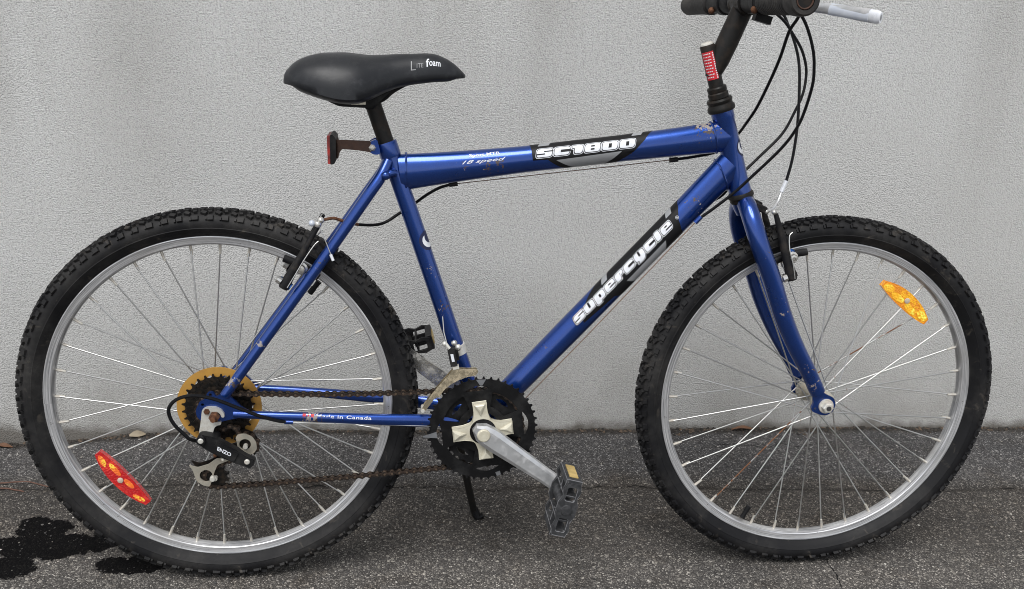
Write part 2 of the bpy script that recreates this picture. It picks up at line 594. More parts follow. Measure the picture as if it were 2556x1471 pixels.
def m_asphalt():
    t = NT('asphalt')
    c = t.coord()
    x, y, z = t.sep(c)
    st = t.n("ShaderNodeTexVoronoi", feature='F1')
    st.inputs["Scale"].default_value = 330
    cw = t.n("ShaderNodeVectorMath", operation='ADD')
    wv = t.n("ShaderNodeTexNoise")
    wv.inputs["Scale"].default_value = 180
    t.l(c, wv.inputs["Vector"])
    sc_ = t.n("ShaderNodeVectorMath", operation='SCALE')
    sc_.inputs[3].default_value = .0035
    t.l(wv.outputs[1], sc_.inputs[0])
    t.l(c, cw.inputs[0])
    t.l(sc_.outputs[0], cw.inputs[1])
    t.l(cw.outputs[0], st.inputs["Vector"])
    rnd = t.sep(st.outputs["Color"])
    stone = t.ramp(st.outputs["Distance"], [(.42, 1), (.62, 0)])
    # stone colours
    scol = t.ramp(rnd[0], [(0, (.026, .0245, .0235)), (.30, (.075, .070, .066)), (.60, (.14, .131, .122)), (.85, (.25, .234, .213)), (1, (.50, .475, .435))])
    tar = t.mix(t.noise(c, 60, 4, .6), (.014, .013, .0124), (.046, .0428, .040))
    # worn share of bare stones differs from place to place
    wear = t.noise(c, 4.5, 4, .6)
    near = t.ramp(y, [(0, 1), (.06, 1), (.12, .0), (1, 0)])
    b = t.mix(t.math('MULTIPLY', stone, t.math('ADD', .5, t.math('MULTIPLY', wear, .5))), tar, scol)
    fine = t.noise(c, 700, 2, .7)
    b = t.mix(t.math('MULTIPLY', t.ramp(fine, [(.5, 0), (.68, 1)]), .5), b, (.16, .155, .15))
    st2 = t.n("ShaderNodeTexVoronoi", feature='F1')
    st2.inputs["Scale"].default_value = 125
    t.l(cw.outputs[0], st2.inputs["Vector"])
    r2 = t.sep(st2.outputs["Color"])
    big = t.math('MULTIPLY', t.math('LESS_THAN', st2.outputs["Distance"], .42), t.math('GREATER_THAN', r2[0], .62))
    b = t.mix(t.math('MULTIPLY', big, .8), b, t.ramp(r2[1], [(0, (.030, .028, .027)), (.5, (.085, .079, .072)), (.85, (.16, .15, .135)), (1, (.34, .32, .29))]))
    # old paving next to the wall is bluish grey; the dirty brown strip in front also has the bike's soft shadow painted in
    yw = t.math('ADD', y, t.math('MULTIPLY', t.math('SUBTRACT', t.noise(c, 6, 4, .6), .5), .10))
    yw = t.math('ADD', yw, t.math('MULTIPLY', x, .04))
    strip = t.ramp(yw, [(.30, 0), (.36, 1)])
    b = t.mix(strip, b, t.mix(1.0, b, (.92, .95, 1.02), 'MULTIPLY'))
    mid = t.math('MULTIPLY', t.ramp(yw, [(.03, 0), (.13, 1)]), t.ramp(yw, [(.29, 1), (.35, 0)]))
    b = t.mix(t.math('MULTIPLY', mid, .55), b, t.mix(1.0, b, (.64, .60, .565), 'MULTIPLY'))
    pale = t.ramp(yw, [(-.03, 1), (.06, 0)])
    b = t.mix(t.math('MULTIPLY', pale, .45), b, t.mix(1.0, b, (1.45, 1.45, 1.45), 'MULTIPLY'))
    # seam full of dirt
    sl = t.math('ABSOLUTE', t.math('SUBTRACT', t.math('ADD', y, t.math('MULTIPLY', t.math('ADD', x, .5), .0416)),
                                  t.math('ADD', .306, t.math('MULTIPLY', t.math('SUBTRACT', t.noise(c, 9, 5, .65), .5), .06))))
    seam = t.ramp(sl, [(.0, 1), (.012, 0)])
    b = t.mix(t.math('MULTIPLY', seam, .75), b, (.022, .018, .015))
    gap = t.math('MULTIPLY', t.math('LESS_THAN', t.math('ABSOLUTE', t.math('ADD', sl, .001)), .0028), t.math('GREATER_THAN', t.noise(c, 13, 3), .47))
    b = t.mix(gap, b, (.005, .0045, .004))
    patch = t.noise(t.mapping(c, (1.0, 2.2, 1)), 2.6, 5, .62)
    b = t.mix(t.ramp(patch, [(.38, .0), (.70, .8)]), b, t.mix(1.0, b, (1.55, 1.51, 1.46), 'MULTIPLY'))
    b = t.mix(t.ramp(t.noise(c, 11, 5, .7), [(.52, 0), (.72, .75)]), b, t.mix(1.0, b, (.55, .50, .45), 'MULTIPLY'))
    # a narrow crack running towards the camera
    cr = t.math('ABSOLUTE', t.math('SUBTRACT', t.math('SUBTRACT', x, 1.106), t.math('ADD', t.math('MULTIPLY', y, .11),
                t.math('MULTIPLY', t.math('SUBTRACT', t.noise(c, 26, 4, .6), .5), .022))))
    crm = t.math('MULTIPLY', t.math('LESS_THAN', cr, .0011), t.math('LESS_THAN', y, -.005))
    cr2 = t.math('ABSOLUTE', t.math('SUBTRACT', t.math('SUBTRACT', y, .455), t.math('ADD', t.math('MULTIPLY', x, -.03),
                 t.math('MULTIPLY', t.math('SUBTRACT', t.noise(c, 11, 4, .6), .5), .07))))
    crm2 = t.math('MULTIPLY', t.math('LESS_THAN', cr2, .0012), t.math('MULTIPLY', t.math('GREATER_THAN', x, 1.02), t.math('LESS_THAN', x, 1.3)))
    crm = t.math('MAXIMUM', crm, crm2)
    b = t.mix(crm, b, (.006, .006, .006))
    # wet oil stain on the left
    def blob(cx_, cy_, rx, ry, amp):
        ddx = t.math('DIVIDE', t.math('SUBTRACT', x, cx_), rx)
        ddy = t.math('DIVIDE', t.math('SUBTRACT', y, cy_), ry)
        d = t.math('SQRT', t.math('ADD', t.math('MULTIPLY', ddx, ddx), t.math('MULTIPLY', ddy, ddy)))
        return t.math('ADD', d, t.math('MULTIPLY', t.math('SUBTRACT', t.noise(c, 24, 8, .74), .5), amp * 1.15))
    bl = t.math('MINIMUM', blob(-.372, .150, .052, .036, 1.7), blob(-.345, .092, .115, .040, 1.7))
    bl = t.math('MINIMUM', bl, blob(-.40, .030, .060, .034, 1.6))
    bl = t.math('MINIMUM', bl, blob(-.178, .030, .066, .026, 1.6))
    wet = t.ramp(bl, [(.98, 1), (1.03, 0)])
    b = t.mix(t.math('MULTIPLY', wet, .97), b, (.0025, .0025, .003))
    # damp dirt against the wall
    wd = t.math('SUBTRACT', t.math('ADD', y, t.math('MULTIPLY', x, .0097)), t.math('ADD', .482, t.math('MULTIPLY', t.math('SUBTRACT', t.noise(c, 14, 4, .65), .5), .05)))
    wdm = t.ramp(wd, [(.0, 0), (.012, 1)])
    b = t.mix(t.math('MULTIPLY', wdm, .7), b, (.030, .026, .022))
    h = t.math('MULTIPLY', t.math('SUBTRACT', .62, st.outputs["Distance"], True), t.math('ADD', .3, rnd[1]))
    h = t.math('ADD', h, t.math('MULTIPLY', big, t.math('SUBTRACT', .5, st2.outputs["Distance"], True)))
    h = t.math('SUBTRACT', h, t.math('MULTIPLY', crm, 2.0))
    h = t.math('ADD', t.math('MULTIPLY', h, t.math('SUBTRACT', 1.0, t.math('MULTIPLY', wet, .6))), t.math('MULTIPLY', fine, .15))
    nb = t.bump(h, 1.0, .0042)
    return t.set(base=b, rough=t.math('SUBTRACT', .9, t.math('MULTIPLY', wet, .15)), normal=nb, spec=t.math('SUBTRACT', .3, t.math('MULTIPLY', wet, .26)))
M['asphalt'] = m_asphalt()
ground = link("ground", gme, None, 'asphalt')
tag(ground, kind='structure')

# ------------------------------------------------------------------ wall
def m_stucco():
    t = NT('grey_stucco')
    c = t.coord()
    x, y, z = t.sep(c)
    g1 = t.noise(c, 330, 1, .6)
    g2 = t.noise(c, 120, 1, .5)
    h = t.math('ADD', t.math('MULTIPLY', g1, .85), t.math('MULTIPLY', g2, .25))
    b = t.mix(t.noise(c, 2.2, 5, .6), (.52, .52, .511), (.61, .61, .60))
    # darker colour in the pits, paler on the raised grains
    b = t.mix(t.math('MULTIPLY', t.ramp(h, [(.40, 1), (.54, 0)]), .5), b, (.23, .23, .225))
    b = t.mix(t.math('MULTIPLY', t.ramp(h, [(.57, 0), (.70, 1)]), .5), b, (.72, .72, .70))
    # vertical run-off streaks
    sv = t.noise(t.mapping(c, (5.5, 1, .55)), 1.0, 5, .62)
    sm_ = t.math('MULTIPLY', t.ramp(sv, [(.50, 0), (.72, 1)]), t.ramp(z, [(.30, 0), (.95, 1)]))
    b = t.mix(t.math('MULTIPLY', sm_, .30), b, (.27, .26, .24))
    # brown stain on the left; more darker bands beside the handlebar and towards both ends
    def run(x0, wd, z0, z1, amt, b):
        dx = t.math('ABSOLUTE', t.math('ADD', t.math('SUBTRACT', x, x0), t.math('MULTIPLY', t.math('SUBTRACT', t.noise(t.mapping(c, (3, 1, 2.2)), 1.0, 3), .5), .16)))
        f = t.math('MULTIPLY', t.ramp(t.math('DIVIDE', dx, wd), [(0, 1), (1, 0)]), t.ramp(z, [(z0, 0), (z1, 1)]))
        f = t.math('MULTIPLY', f, t.math('ADD', .35, t.noise(c, 26, 4, .65)))
        return t.mix(t.math('MULTIPLY', f, amt), b, (.21, .20, .18))
    b = run(-.20, .14, .35, .80, .30, b)
    b = run(-.52, .10, .55, .95, .35, b)
    b = run(.90, .10, .45, .95, .30, b)
    b = run(1.62, .30, .10, .90, .15, b)
    b = t.mix(t.math('MULTIPLY', t.ramp(t.noise(c, 1.3, 3, .55), [(.42, 0), (.68, 1)]), .22), b, (.36, .345, .315))
    # splash dirt low down
    low = t.math('MULTIPLY', t.ramp(z, [(0, 1), (.18, .45), (.42, 0)]), t.noise(c, 8, 5, .65))
    b = t.mix(t.math('MULTIPLY', low, .9), b, (.20, .187, .162))
    vlow = t.math('SUBTRACT', z, t.math('MULTIPLY', t.math('SUBTRACT', t.noise(c, 16, 4, .6), .45), .05))
    b = t.mix(t.math('MULTIPLY', t.ramp(vlow, [(.0, 1), (.022, 0)]), .75), b, (.085, .072, .058))
    # dark specks
    sp = t.math('GREATER_THAN', t.noise(c, 75, 3, .55), .755)
    b = t.mix(t.math('MULTIPLY', sp, .5), b, (.12, .115, .10))
    return t.set(base=b, rough=.92, normal=t.bump(h, 1.0, .0025), spec=.25)
M['stucco'] = m_stucco()
wl = MB().box((0, .14, 1.35), (22, .28, 3.3)).build("stucco_wall", 'stucco', None, smooth=False)
wl.location = (0, .5083, 0)
wl.rotation_euler = (0, 0, math.atan(-.0097))
tag(wl, "rough grey stucco wall behind the blue bicycle", "wall")

# ------------------------------------------------------------------ the bicycle
LEAN = 0.1
bike = bpy.data.objects.new("bicycle", None)
col.objects.link(bike)
bike.rotation_euler = (-LEAN, 0, 0)
tag(bike, "blue metallic mountain bike with black saddle standing in front of grey wall", "bicycle")
RT = .330                      # outer tyre radius
FH = V(1.042, 0, RT)           # front hub
RH = V(0, 0, RT)
BB = (.438, .293)

# ---------------- frame
SEAT_TOP = V(.2685, 0, .790)
frame = MB()
BBv = V(BB[0], 0, BB[1])
d_st = (SEAT_TOP - BBv).normalized()
frame.tube([BBv, BBv + d_st * .495], .0143, 24)
frame.cyl(V(BB[0], .036, BB[1]), V(BB[0], -.036, BB[1]), .0205, n=28)
HT0, HT1 = V(.8672, 0, .6945), V(.8215, 0, .8315)
dh = (HT1 - HT0).normalized()
head = MB()
head.tube([HT0, HT0 + dh * .012, HT0 + dh * .016, HT1 - dh * .016, HT1 - dh * .012, HT1], [.0188, .0188, .0178, .0178, .0188, .0188], 28)
frame = frame.build("frame", m_paint('blue_paint_on_seat_and_head_tube', [((.372, -.01, .50), .03, .45), ((.352, -.012, .56), .03, .35)]), bike)
head.build("head_tube", 'paint', frame)

# top tube and down tube: surfaces we also lay the lettering on
class Tube:
    def __init__(s, p0, p1, ss, aa, bb, bow=0):
        s.p0, s.p1 = Vector(p0), Vector(p1)
        s.L = (s.p1 - s.p0).length
        s.d = (s.p1 - s.p0).normalized()
        s.n = Vector((-s.d.z, 0, s.d.x))
        s.ss, s.aa, s.bb = ss, aa, bb
        s.bow = bow
    def sec(s, x):
        return interp(x, s.ss, s.aa), interp(x, s.ss, s.bb)
    def at(s, x, y, off):
        a, b = s.sec(x)
        r = (a + b) / 2
        ph = y / r
        return s.p0 + s.d * x + s.n * ((a + off) * math.sin(ph) + s.off(x)) + Vector((0, -(b + off) * math.cos(ph), 0))
    def off(s, x):
        return s.bow * math.sin(PI * min(1, max(0, x / s.L)))
    def build(s, name, mat, parent, label=None):
        m = MB()
        N = 40
        pts = [s.p0 + s.d * (s.L * i / N) + s.n * s.off(s.L * i / N) for i in range(N + 1)]
        aa = [s.sec(s.L * i / N)[0] for i in range(N + 1)]
        bb = [s.sec(s.L * i / N)[1] for i in range(N + 1)]
        m.tube(pts, aa, 40, b=bb, up=Vector((0, 1, 0)))
        return m.build(name, mat, parent, label)

TTp0, TTp1 = V(.2975, 0, .7205), V(.836, 0, .7905)
tt = Tube(TTp0, TTp1, [0, .02, .06, .12, .20, .36, .46, .515, .55], [.0295, .0285, .0262, .0238, .0216, .0216, .0235, .0252, .0255], [.0165, .017, .018, .0185, .019, .019, .0185, .018, .0178], bow=-.001)
tto = tt.build("top_tube", m_paint('blue_paint_on_top_tube', [((.797, -.006, .812), .05, .62), ((.455, -.017, .742), .022, .6), ((.44, -.017, .733), .03, .40), ((.40, -.015, .728), .03, .3)]), frame)
DTp0, DTp1 = V(.452, 0, .305), V(.846, 0, .7435)
dt = Tube(DTp0, DTp1, [0, .06, .2, .45, .54, .60], [.0205, .0208, .0222, .0226, .0245, .0258], [.0200, .0200, .0200, .0195, .0185, .0178])
dto = dt.build("down_tube", m_paint('blue_paint_on_down_tube', [((.785, -.018, .683), .035, .42), ((.735, -.015, .60), .03, .38), ((.55, -.02, .425), .03, .34)]), frame)

# weld beads
def bead(tube, x, parent, tilt, n=36):
    m = MB()
    pts = []
    for k in range(n):
        ph = 2 * PI * k / n
        a, b = tube.sec(x)
        xx = x + tilt * math.sin(ph) + .006 * (1 - abs(math.cos(ph))) * 0
        pts.append(tube.p0 + tube.d * xx + tube.n * ((a + .0004) * math.sin(ph)) + Vector((0, -(b + .0004) * math.cos(ph), 0)))
    rads = [.0019 + .0005 * math.sin(k * 2.3) for k in range(n)]
    m.tube(pts, rads, 6, closed=True)
    return m.build("weld_bead", 'paint', parent)
bead(tt, .518, tto, -.004)
bead(tt, .010, tto, .004)
bead(dt, .566, dto, .010)

# stays
def stays(name, pts, rad, b=None, mat='paint'):
    for s_ in (1, -1):
        p = spline([V(u, w * s_, v) for u, w, v in pts], 8)
        k = np.linspace(0, 1, len(p))
        rr = [interp(x, np.linspace(0, 1, len(rad)), rad) for x in k]
        rb = [interp(x, np.linspace(0, 1, len(b)), b) for x in k] if b else rr
        MB().tube(p, rr, 18, b=rb, up=Vector((0, 1, 0))).build(name, mat, frame)
M['staypaint'] = m_paint('blue_paint_on_stays', [((.03, -.06, .385), .022, .75), ((.075, -.06, .45), .02, .5), ((.17, -.05, .58), .03, .42)])
stays("seat_stay", [(.2795, .008, .7400), (.2675, .018, .7160), (.2450, .026, .6835), (.1885, .036, .6025), (.0985, .049, .4775), (.0155, .061, .362)], [.0095, .0095, .0095, .0092, .0088, .0085], mat='staypaint')
stays("chain_stay", [(.028, .061, .3295), (.12, .058, .3235), (.25, .050, .3135), (.34, .042, .3065), (.42, .030, .2985)], [.0062, .0078, .0100, .0118, .0112], [.0062, .0072, .0078, .0075, .010])
for s_ in (1,):
    MB().tube(spline([V(.270, .026, .716), V(.2845, .021, .7225), V(.291, .017, .7215)], 5), [.006] * 11, 12).ball(V(.2755, .027, .7195), .0075).build("seat_stay_lug", 'paint', frame)
# brake bridge between the stays
MB().cyl(V(.205, .040, .6235), V(.205, -.040, .6235), .006).build("stay_bridge", 'paint', frame)

def rnd_poly(pts, r=.003, n=3):
    """round the corners of a polygon"""
    out = []
    N = len(pts)
    for i in range(N):
        p0, p1, p2 = Vector(pts[i - 1]), Vector(pts[i]), Vector(pts[(i + 1) % N])
        a, b = p0 - p1, p2 - p1
        k = min(r, a.length * .45, b.length * .45)
        A, B = p1 + a.normalized() * k, p1 + b.normalized() * k
        for j in range(n + 1):
            t_ = j / n
            out.append(tuple(A * (1 - t_) ** 2 + p1 * 2 * t_ * (1 - t_) + B * t_ * t_))
    return out
def ring2(c, r, n=20, a0=0):
    return [(c[0] + r * math.cos(a0 + 2 * PI * k / n), c[1] + r * math.sin(a0 + 2 * PI * k / n)) for k in range(n)]

drop = [(-.0315, .3371), (-.0236, .3535), (-.0160, .3561), (-.0107, .3694), (-.002, .3695), (.0027, .3600), (.014, .3700), (.0253, .3610), (.042, .3420), (.0558, .3335), (.05, .324), (.0342, .3235), (.0165, .3195), (.0, .3145), (-.018, .3160), (-.029, .324)]
for s_ in (1, -1):
    m = MB().plate(rnd_poly(drop, .004), s_ * .058, s_ * .0635, [ring2((-.0065, .3645), .0028, 10), ring2((-.0195, .3475), .0024, 10)])
    m.build("dropout", 'paint', frame, ang=30)

# seat clamp and cable stops
m = MB()
c0 = BBv + d_st * .478
m.tube([c0, c0 + d_st * .003, c0 + d_st * .022, c0 + d_st * .025], [.0165, .0172, .0172, .0165], 28)
m.plate(rnd_poly([(.246, .757), (.249, .770), (.262, .776), (.268, .752), (.258, .750)], .005), .010, .0175)
m.plate(rnd_poly([(.246, .757), (.249, .770), (.262, .776), (.268, .752), (.258, .750)], .005), -.0175, -.010)
clamp = m.build("seat_clamp", 'paint', frame)
m = MB().lathe([(0, .0065), (.003, .0062), (.0055, .004), (.0062, 0), (.0062, -.004)], V(.2545, .0175, .7618), (0, -1, 0), 6)
m.build("clamp_bolt", 'chrome', clamp, ang=20)
def cable_stop(tube, x, y, mat='paint', L=.014, rad=.0042):
    p = tube.at(x, y, .004)
    MB().cyl(p - tube.d * L / 2, p + tube.d * L / 2, rad, n=12).build("cable_stop", mat, frame)
def stop_at(p, d, mat='paint', L=.014, rad=.0042):
    p, d = Vector(p), Vector(d).normalized()
    MB().cyl(p - d * L / 2, p + d * L / 2, rad, n=12).build("cable_stop", mat, frame)
stop_at(V(.7500, -.010, .7482), tt.d, 'black')
stop_at(V(.3845, -.008, .7020), tt.d, 'black')
stop_at(V(.7885, .0290, .6550), dt.d)
stop_at(V(.7885, -.0290, .6550), dt.d)
stop_at(V(.1165, .060, .3145), (1, 0, -.04))

# lettering and graphics on the tubes
def sticker(tube, body, s0, s1, y0, y1, parent, shear=.25, fill=.0, space=1.0):
    v0, f0, ref = fit_text(body, s0, s1, y0, y1, shear=shear, space=space, offset=fill)
    lay("lettering", (v0, f0), tube.at, .0005, 'white', parent)

# heavy slab letters: outline polygon plus the narrow slits that cut it
def rc(x0, y0, x1, y1):
    return [(x0, y0), (x1, y0), (x1, y1), (x0, y1)]
GL = {
    's': (rc(0, 0, .95, 1), [rc(.44, .58, 1.0, .72), rc(-.05, .28, .51, .42)]),
    'u': (rc(0, 0, .95, 1), [rc(.39, .32, .57, 1.06)]),
    'p': ([(0, -.30), (.44, -.30), (.44, 0), (.95, 0), (.95, 1), (0, 1)], [rc(.42, .30, .60, .72)]),
    'e': (rc(0, 0, .95, 1), [rc(.38, .60, .62, .78), rc(.38, .24, 1.0, .40)]),
    'r': ([(0, 0), (.46, 0), (.46, .50), (.78, .50), (.78, 1), (0, 1)], [rc(.44, .62, .52, .74)]),
    'c': (rc(0, 0, .95, 1), [rc(.40, .34, 1.0, .64)]),
    'y': ([(.14, -.30), (.72, -.30), (.95, .16), (.95, 1), (0, 1), (0, .12), (.30, 0)], [rc(.39, .40, .57, 1.06)]),
    'l': (rc(0, 0, .46, 1.16), []),
    'S': (rc(0, 0, .98, 1), [rc(.44, .58, 1.05, .72), rc(-.05, .28, .52, .42)]),
    'C': (rc(0, 0, .98, 1), [rc(.40, .34, 1.05, .66)]),
    '1': ([(.18, 0), (.70, 0), (.70, 1), (0, 1), (0, .70), (.18, .70)], []),
    '8': (rc(0, 0, .98, 1), [rc(.38, .60, .62, .78), rc(.38, .22, .62, .40)]),
    '0': (rc(0, 0, .98, 1), [rc(.40, .24, .60, .76)]),
}
def grow(poly, d):
    P_ = [Vector(p) for p in poly]
    out = []
    n_ = len(P_)
    for i in range(n_):
        a, b, c_ = P_[i - 1], P_[i], P_[(i + 1) % n_]
        e1, e2 = (b - a).normalized(), (c_ - b).normalized()
        n1, n2 = Vector((e1.y, -e1.x)), Vector((e2.y, -e2.x))
        m_ = n1 + n2
        m_ = m_ / max(.35, m_.dot(n1))
        out.append(tuple(b + m_ * d))
    return out
def slab_text(tube, body, s0, s1, y0, y1, parent, shear=.28, gap=.15):
    H = y1 - y0
    xs_, x = [], 0.
    for ch in body:
        xs_.append(x)
        x += max(p[0] for p in GL[ch][0]) + gap
    k = (s1 - s0 - shear * H) / (x - gap)
    def put(poly, x0):
        return [(s0 + (x0 + px) * k + shear * H * py, y0 + H * py) for px, py in poly]
    for i, ch in enumerate(body):
        o, slits = GL[ch]
        q_ = put(o, xs_[i])
        mi = i * 1.5e-5
        lay("lettering_backing", poly2(rnd_poly(grow(q_, .0026), .0050)), tube.at, .00030 + mi, 'ink', parent)
        lay("lettering_border", poly2(rnd_poly(grow(q_, .0018), .0050)), tube.at, .00055 + mi, 'white', parent)
        lay("lettering_outline", poly2(rnd_poly(grow(q_, .0010), .0046)), tube.at, .00080 + mi, 'ink', parent)
        lay("lettering", poly2(rnd_poly(q_, .0042)), tube.at, .00105 + mi, 'white', parent)
        for sl_ in slits:
            lay("lettering_slit", poly2(put(sl_, xs_[i])), tube.at, .00135, 'ink', parent)

sD = .0595   # start of the measured stretch on the down tube
lay("decal", poly2([(.232 + sD, .036), (.428 + sD, .036), (.418 + sD, .018), (.404 + sD, .004), (.397 + sD, -.010), (.392 + sD, -.036), (.262 + sD, -.036), (.238 + sD, -.010), (.170 + sD, -.004), (.176 + sD, .008)]), dt.at, .00012, 'ink', dto, cutx=.03)
lay("decal_wedge", poly2([(.272 + sD, -.0055), (.365 + sD, -.0045), (.354 + sD, -.022), (.318 + sD, -.034), (.292 + sD, -.030), (.279 + sD, -.018)]), dt.at, .00026, 'silver_ink', dto, cutx=.03)
lay("decal_stripe", poly2([(.246 + sD, .036), (.259 + sD, .036), (.250 + sD, .0195), (.237 + sD, .0195)]), dt.at, .00026, 'silver_ink', dto)
lay("decal_stripe", poly2([(.398 + sD, .036), (.411 + sD, .036), (.404 + sD, .0205), (.391 + sD, .0205)]), dt.at, .00026, 'silver_ink', dto)
slab_text(dt, "supercycle", .160 + sD, .392 + sD, .0030, .0145, dto)
lay("lettering", fit_text("®", .402 + sD, .408 + sD, .0055, .011)[:2], dt.at, .0006, 'white', dto)

sT = .0085
lay("decal", poly2([(.205 + sT, .036), (.412 + sT, .036), (.392 + sT, .012), (.372 + sT, -.004), (.352 + sT, -.016), (.334 + sT, -.034), (.270 + sT, -.034), (.250 + sT, -.018), (.230 + sT, -.002), (.206 + sT, -.001)]), tt.at, .00012, 'ink', tto, cutx=.03)
lay("decal_wedge", poly2([(.244 + sT, -.0040), (.352 + sT, -.0015), (.330 + sT, -.018), (.316 + sT, -.030), (.286 + sT, -.030), (.268 + sT, -.020)]), tt.at, .00026, 'silver_ink', tto, cutx=.03)
lay("decal_stripe", poly2([(.378 + sT, .034), (.394 + sT, .034), (.387 + sT, .022), (.371 + sT, .022)]), tt.at, .00026, 'silver_ink', tto)
lay("decal_stripe", poly2([(.222 + sT, .032), (.240 + sT, .032), (.235 + sT, .022), (.217 + sT, .022)]), tt.at, .00026, 'silver_ink', tto)
slab_text(tt, "SC1800", .212 + sT, .376 + sT, .0028, .0148, tto)
sticker(tt, "Sport MTB", .105 + sT, .154 + sT, .0120, .0192, tto, shear=0, fill=.014, space=1.0)
sticker(tt, "18 speed", .092 + sT, .163 + sT, .0030, .0092, tto, shear=.45, fill=.006)

# right chain stay: maker's country and flag
cs_d = (V(.25, .050, .3135) - V(.12, .058, .3235)).normalized()
cs_n = Vector((-cs_d.z, 0, cs_d.x))
def cs_at(s, y, off):
    u = .139 + s
    k = (u - .12) / .13
    r = interp(u, [.12, .25], [.0083, .0103])
    base = V(u, .058 - .008 * k, .3235 - .010 * k)
    ph = y / r
    return base + cs_n * ((r + off) * math.sin(ph)) + Vector((0, -(r * .80 + off) * math.cos(ph), 0))
for sh, off, mt in (((poly2([(0, .0022), (.018, .0022), (.018, .0082), (0, .0082)])), .0003, 'white'),
                    ((poly2([(0, .0022), (.005, .0022), (.005, .0082), (0, .0082)])), .0005, 'redink'),
                    ((poly2([(.013, .0022), (.018, .0022), (.018, .0082), (.013, .0082)])), .0005, 'redink'),
                    ((poly2([(.009, .0030), (.0105, .0050), (.009, .0075), (.0075, .0050)])), .0005, 'redink')):
    lay("flag_decal", sh, cs_at, off, mt, frame)
lay("lettering", fit_text("Made in Canada", .022, .112, .0022, .0080, offset=.012, space=1.10)[:2], cs_at, .0003, 'white', frame)

# crescent marks on the seat tube and the head tube
def st_at(s, y, off):
    p = BBv + d_st * s
    n_ = Vector((-d_st.z, 0, d_st.x))
    ph = y / .0143
    return p - n_ * ((.0143 + off) * math.sin(ph)) + Vector((0, -(.0143 + off) * math.cos(ph), 0))
def crescent(cx_, cy_, r, k):
    o = [(cx_ + r * math.cos(a), cy_ + r * math.sin(a)) for a in np.linspace(PI * .62, PI * 1.75, 16)]
    i = [(cx_ + k + r * .80 * math.cos(a), cy_ + k * .7 + r * .80 * math.sin(a)) for a in np.linspace(PI * 1.68, PI * .70, 12)]
    return o + i
lay("crest_decal", poly2(ring2((.332, .0155), .0165, 28)), st_at, .0002, 'bluink', frame, cut=.002)
lay("crest_mark", poly2(crescent(.332, .0165, .012, .0045)), st_at, .0004, 'white', frame, cut=.002)
def ht_at(s, y, off):
    p = HT0 + dh * s
    n_ = Vector((-dh.z, 0, dh.x))
    ph = y / .0178
    return p - n_ * ((.0178 + off) * math.sin(ph)) + Vector((0, -(.0178 + off) * math.cos(ph), 0))
lay("crest_decal", poly2(ring2((.078, .021), .015, 24)), ht_at, .0002, 'bluink', frame, cut=.002)
lay("crest_mark", poly2(crescent(.079, .021, .0125, .0035)), ht_at, .0004, 'white', frame, cut=.002)

# ---------------- headset, stem, handlebar
hsq = MB()
hsq.lathe([(.0130, 0), (.0215, 0), (.0228, .003), (.0225, .007), (.0198, .011), (.0195, .013), (.0205, .014), (.0213, .018), (.0196, .021), (.013, .021)], HT1 - dh * .0005, dh, 32)
hsq.lathe([(.0120, .0195), (.0165, .0215), (.0168, .029), (.0150, .031), (.0158, .0325), (.0160, .038), (.0145, .0400), (.011, .0400)], HT1, dh, 32)
headset = hsq.build("headset", 'black_satin', bike)
MB().lathe([(.013, .004), (.0195, .003), (.0215, 0), (.0218, -.004), (.0195, -.0075), (.020, -.010), (.0190, -.013), (.012, -.013)], HT0 - dh * .0, dh, 32).build("lower_cup", 'black_satin', headset)
Q0, Q1 = HT1 + dh * .03, V(.7872, 0, .9345)
q = (Q1 - Q0).normalized()
m = MB().tube([Q0, Q1 - q * .002, Q1], [.0120, .0120, .0108], 24)
e0, e1 = V(.8020, 0, .892), V(.8440, 0, 1.0005)
ed = (e1 - e0).normalized()
m.tube([e0 - ed * .010, e0, e0 + ed * .02, e0 + ed * .05, e1 - ed * .012], [.0100, .0138, .0168, .0176, .0172], 24, b=[.009, .0118, .0138, .0145, .0150])
m.cyl(V(.8428, .026, 1.0015), V(.8428, -.026, 1.0015), .0205, n=28)
stem = m.build("stem", 'black_satin', bike)
MB().lathe([(0, .0042), (.007, .004), (.0102, .002), (.0108, 0), (.0108, -.002)], Q1, q, 20).build("stem_cap", 'zinc', stem)
def quill_at(s, y, off):
    n_ = Vector((-q.z, 0, q.x))
    ph = y / .0120
    return Q1 - q * s + n_ * ((.0120 + off) * math.sin(ph)) + Vector((0, -(.0120 + off) * math.cos(ph), 0))
lay("warning_label", poly2([(.010, -.004), (.055, -.004), (.055, .0165), (.010, .0165)]), quill_at, .0003, 'redink', stem, cut=.002)
for k in range(9):                      # lines of small white print running across the label
    s0 = .0125 + k * .0047
    y_ = .0142
    while y_ > .003:
        L_ = random.uniform(.0012, .0030)
        lay("label_print", poly2([(s0, y_ - L_), (s0 + .0016, y_ - L_), (s0 + .0016, y_), (s0, y_)]), quill_at, .0005, 'white', stem)
        y_ -= L_ + .0009
for k in range(12):
    s0 = .012 + k * .0036
    lay("label_print", poly2([(s0, -.0030), (s0 + .0022, -.0030), (s0 + .0022, -.0012), (s0, -.0012)]), quill_at, .0005, 'white', stem)

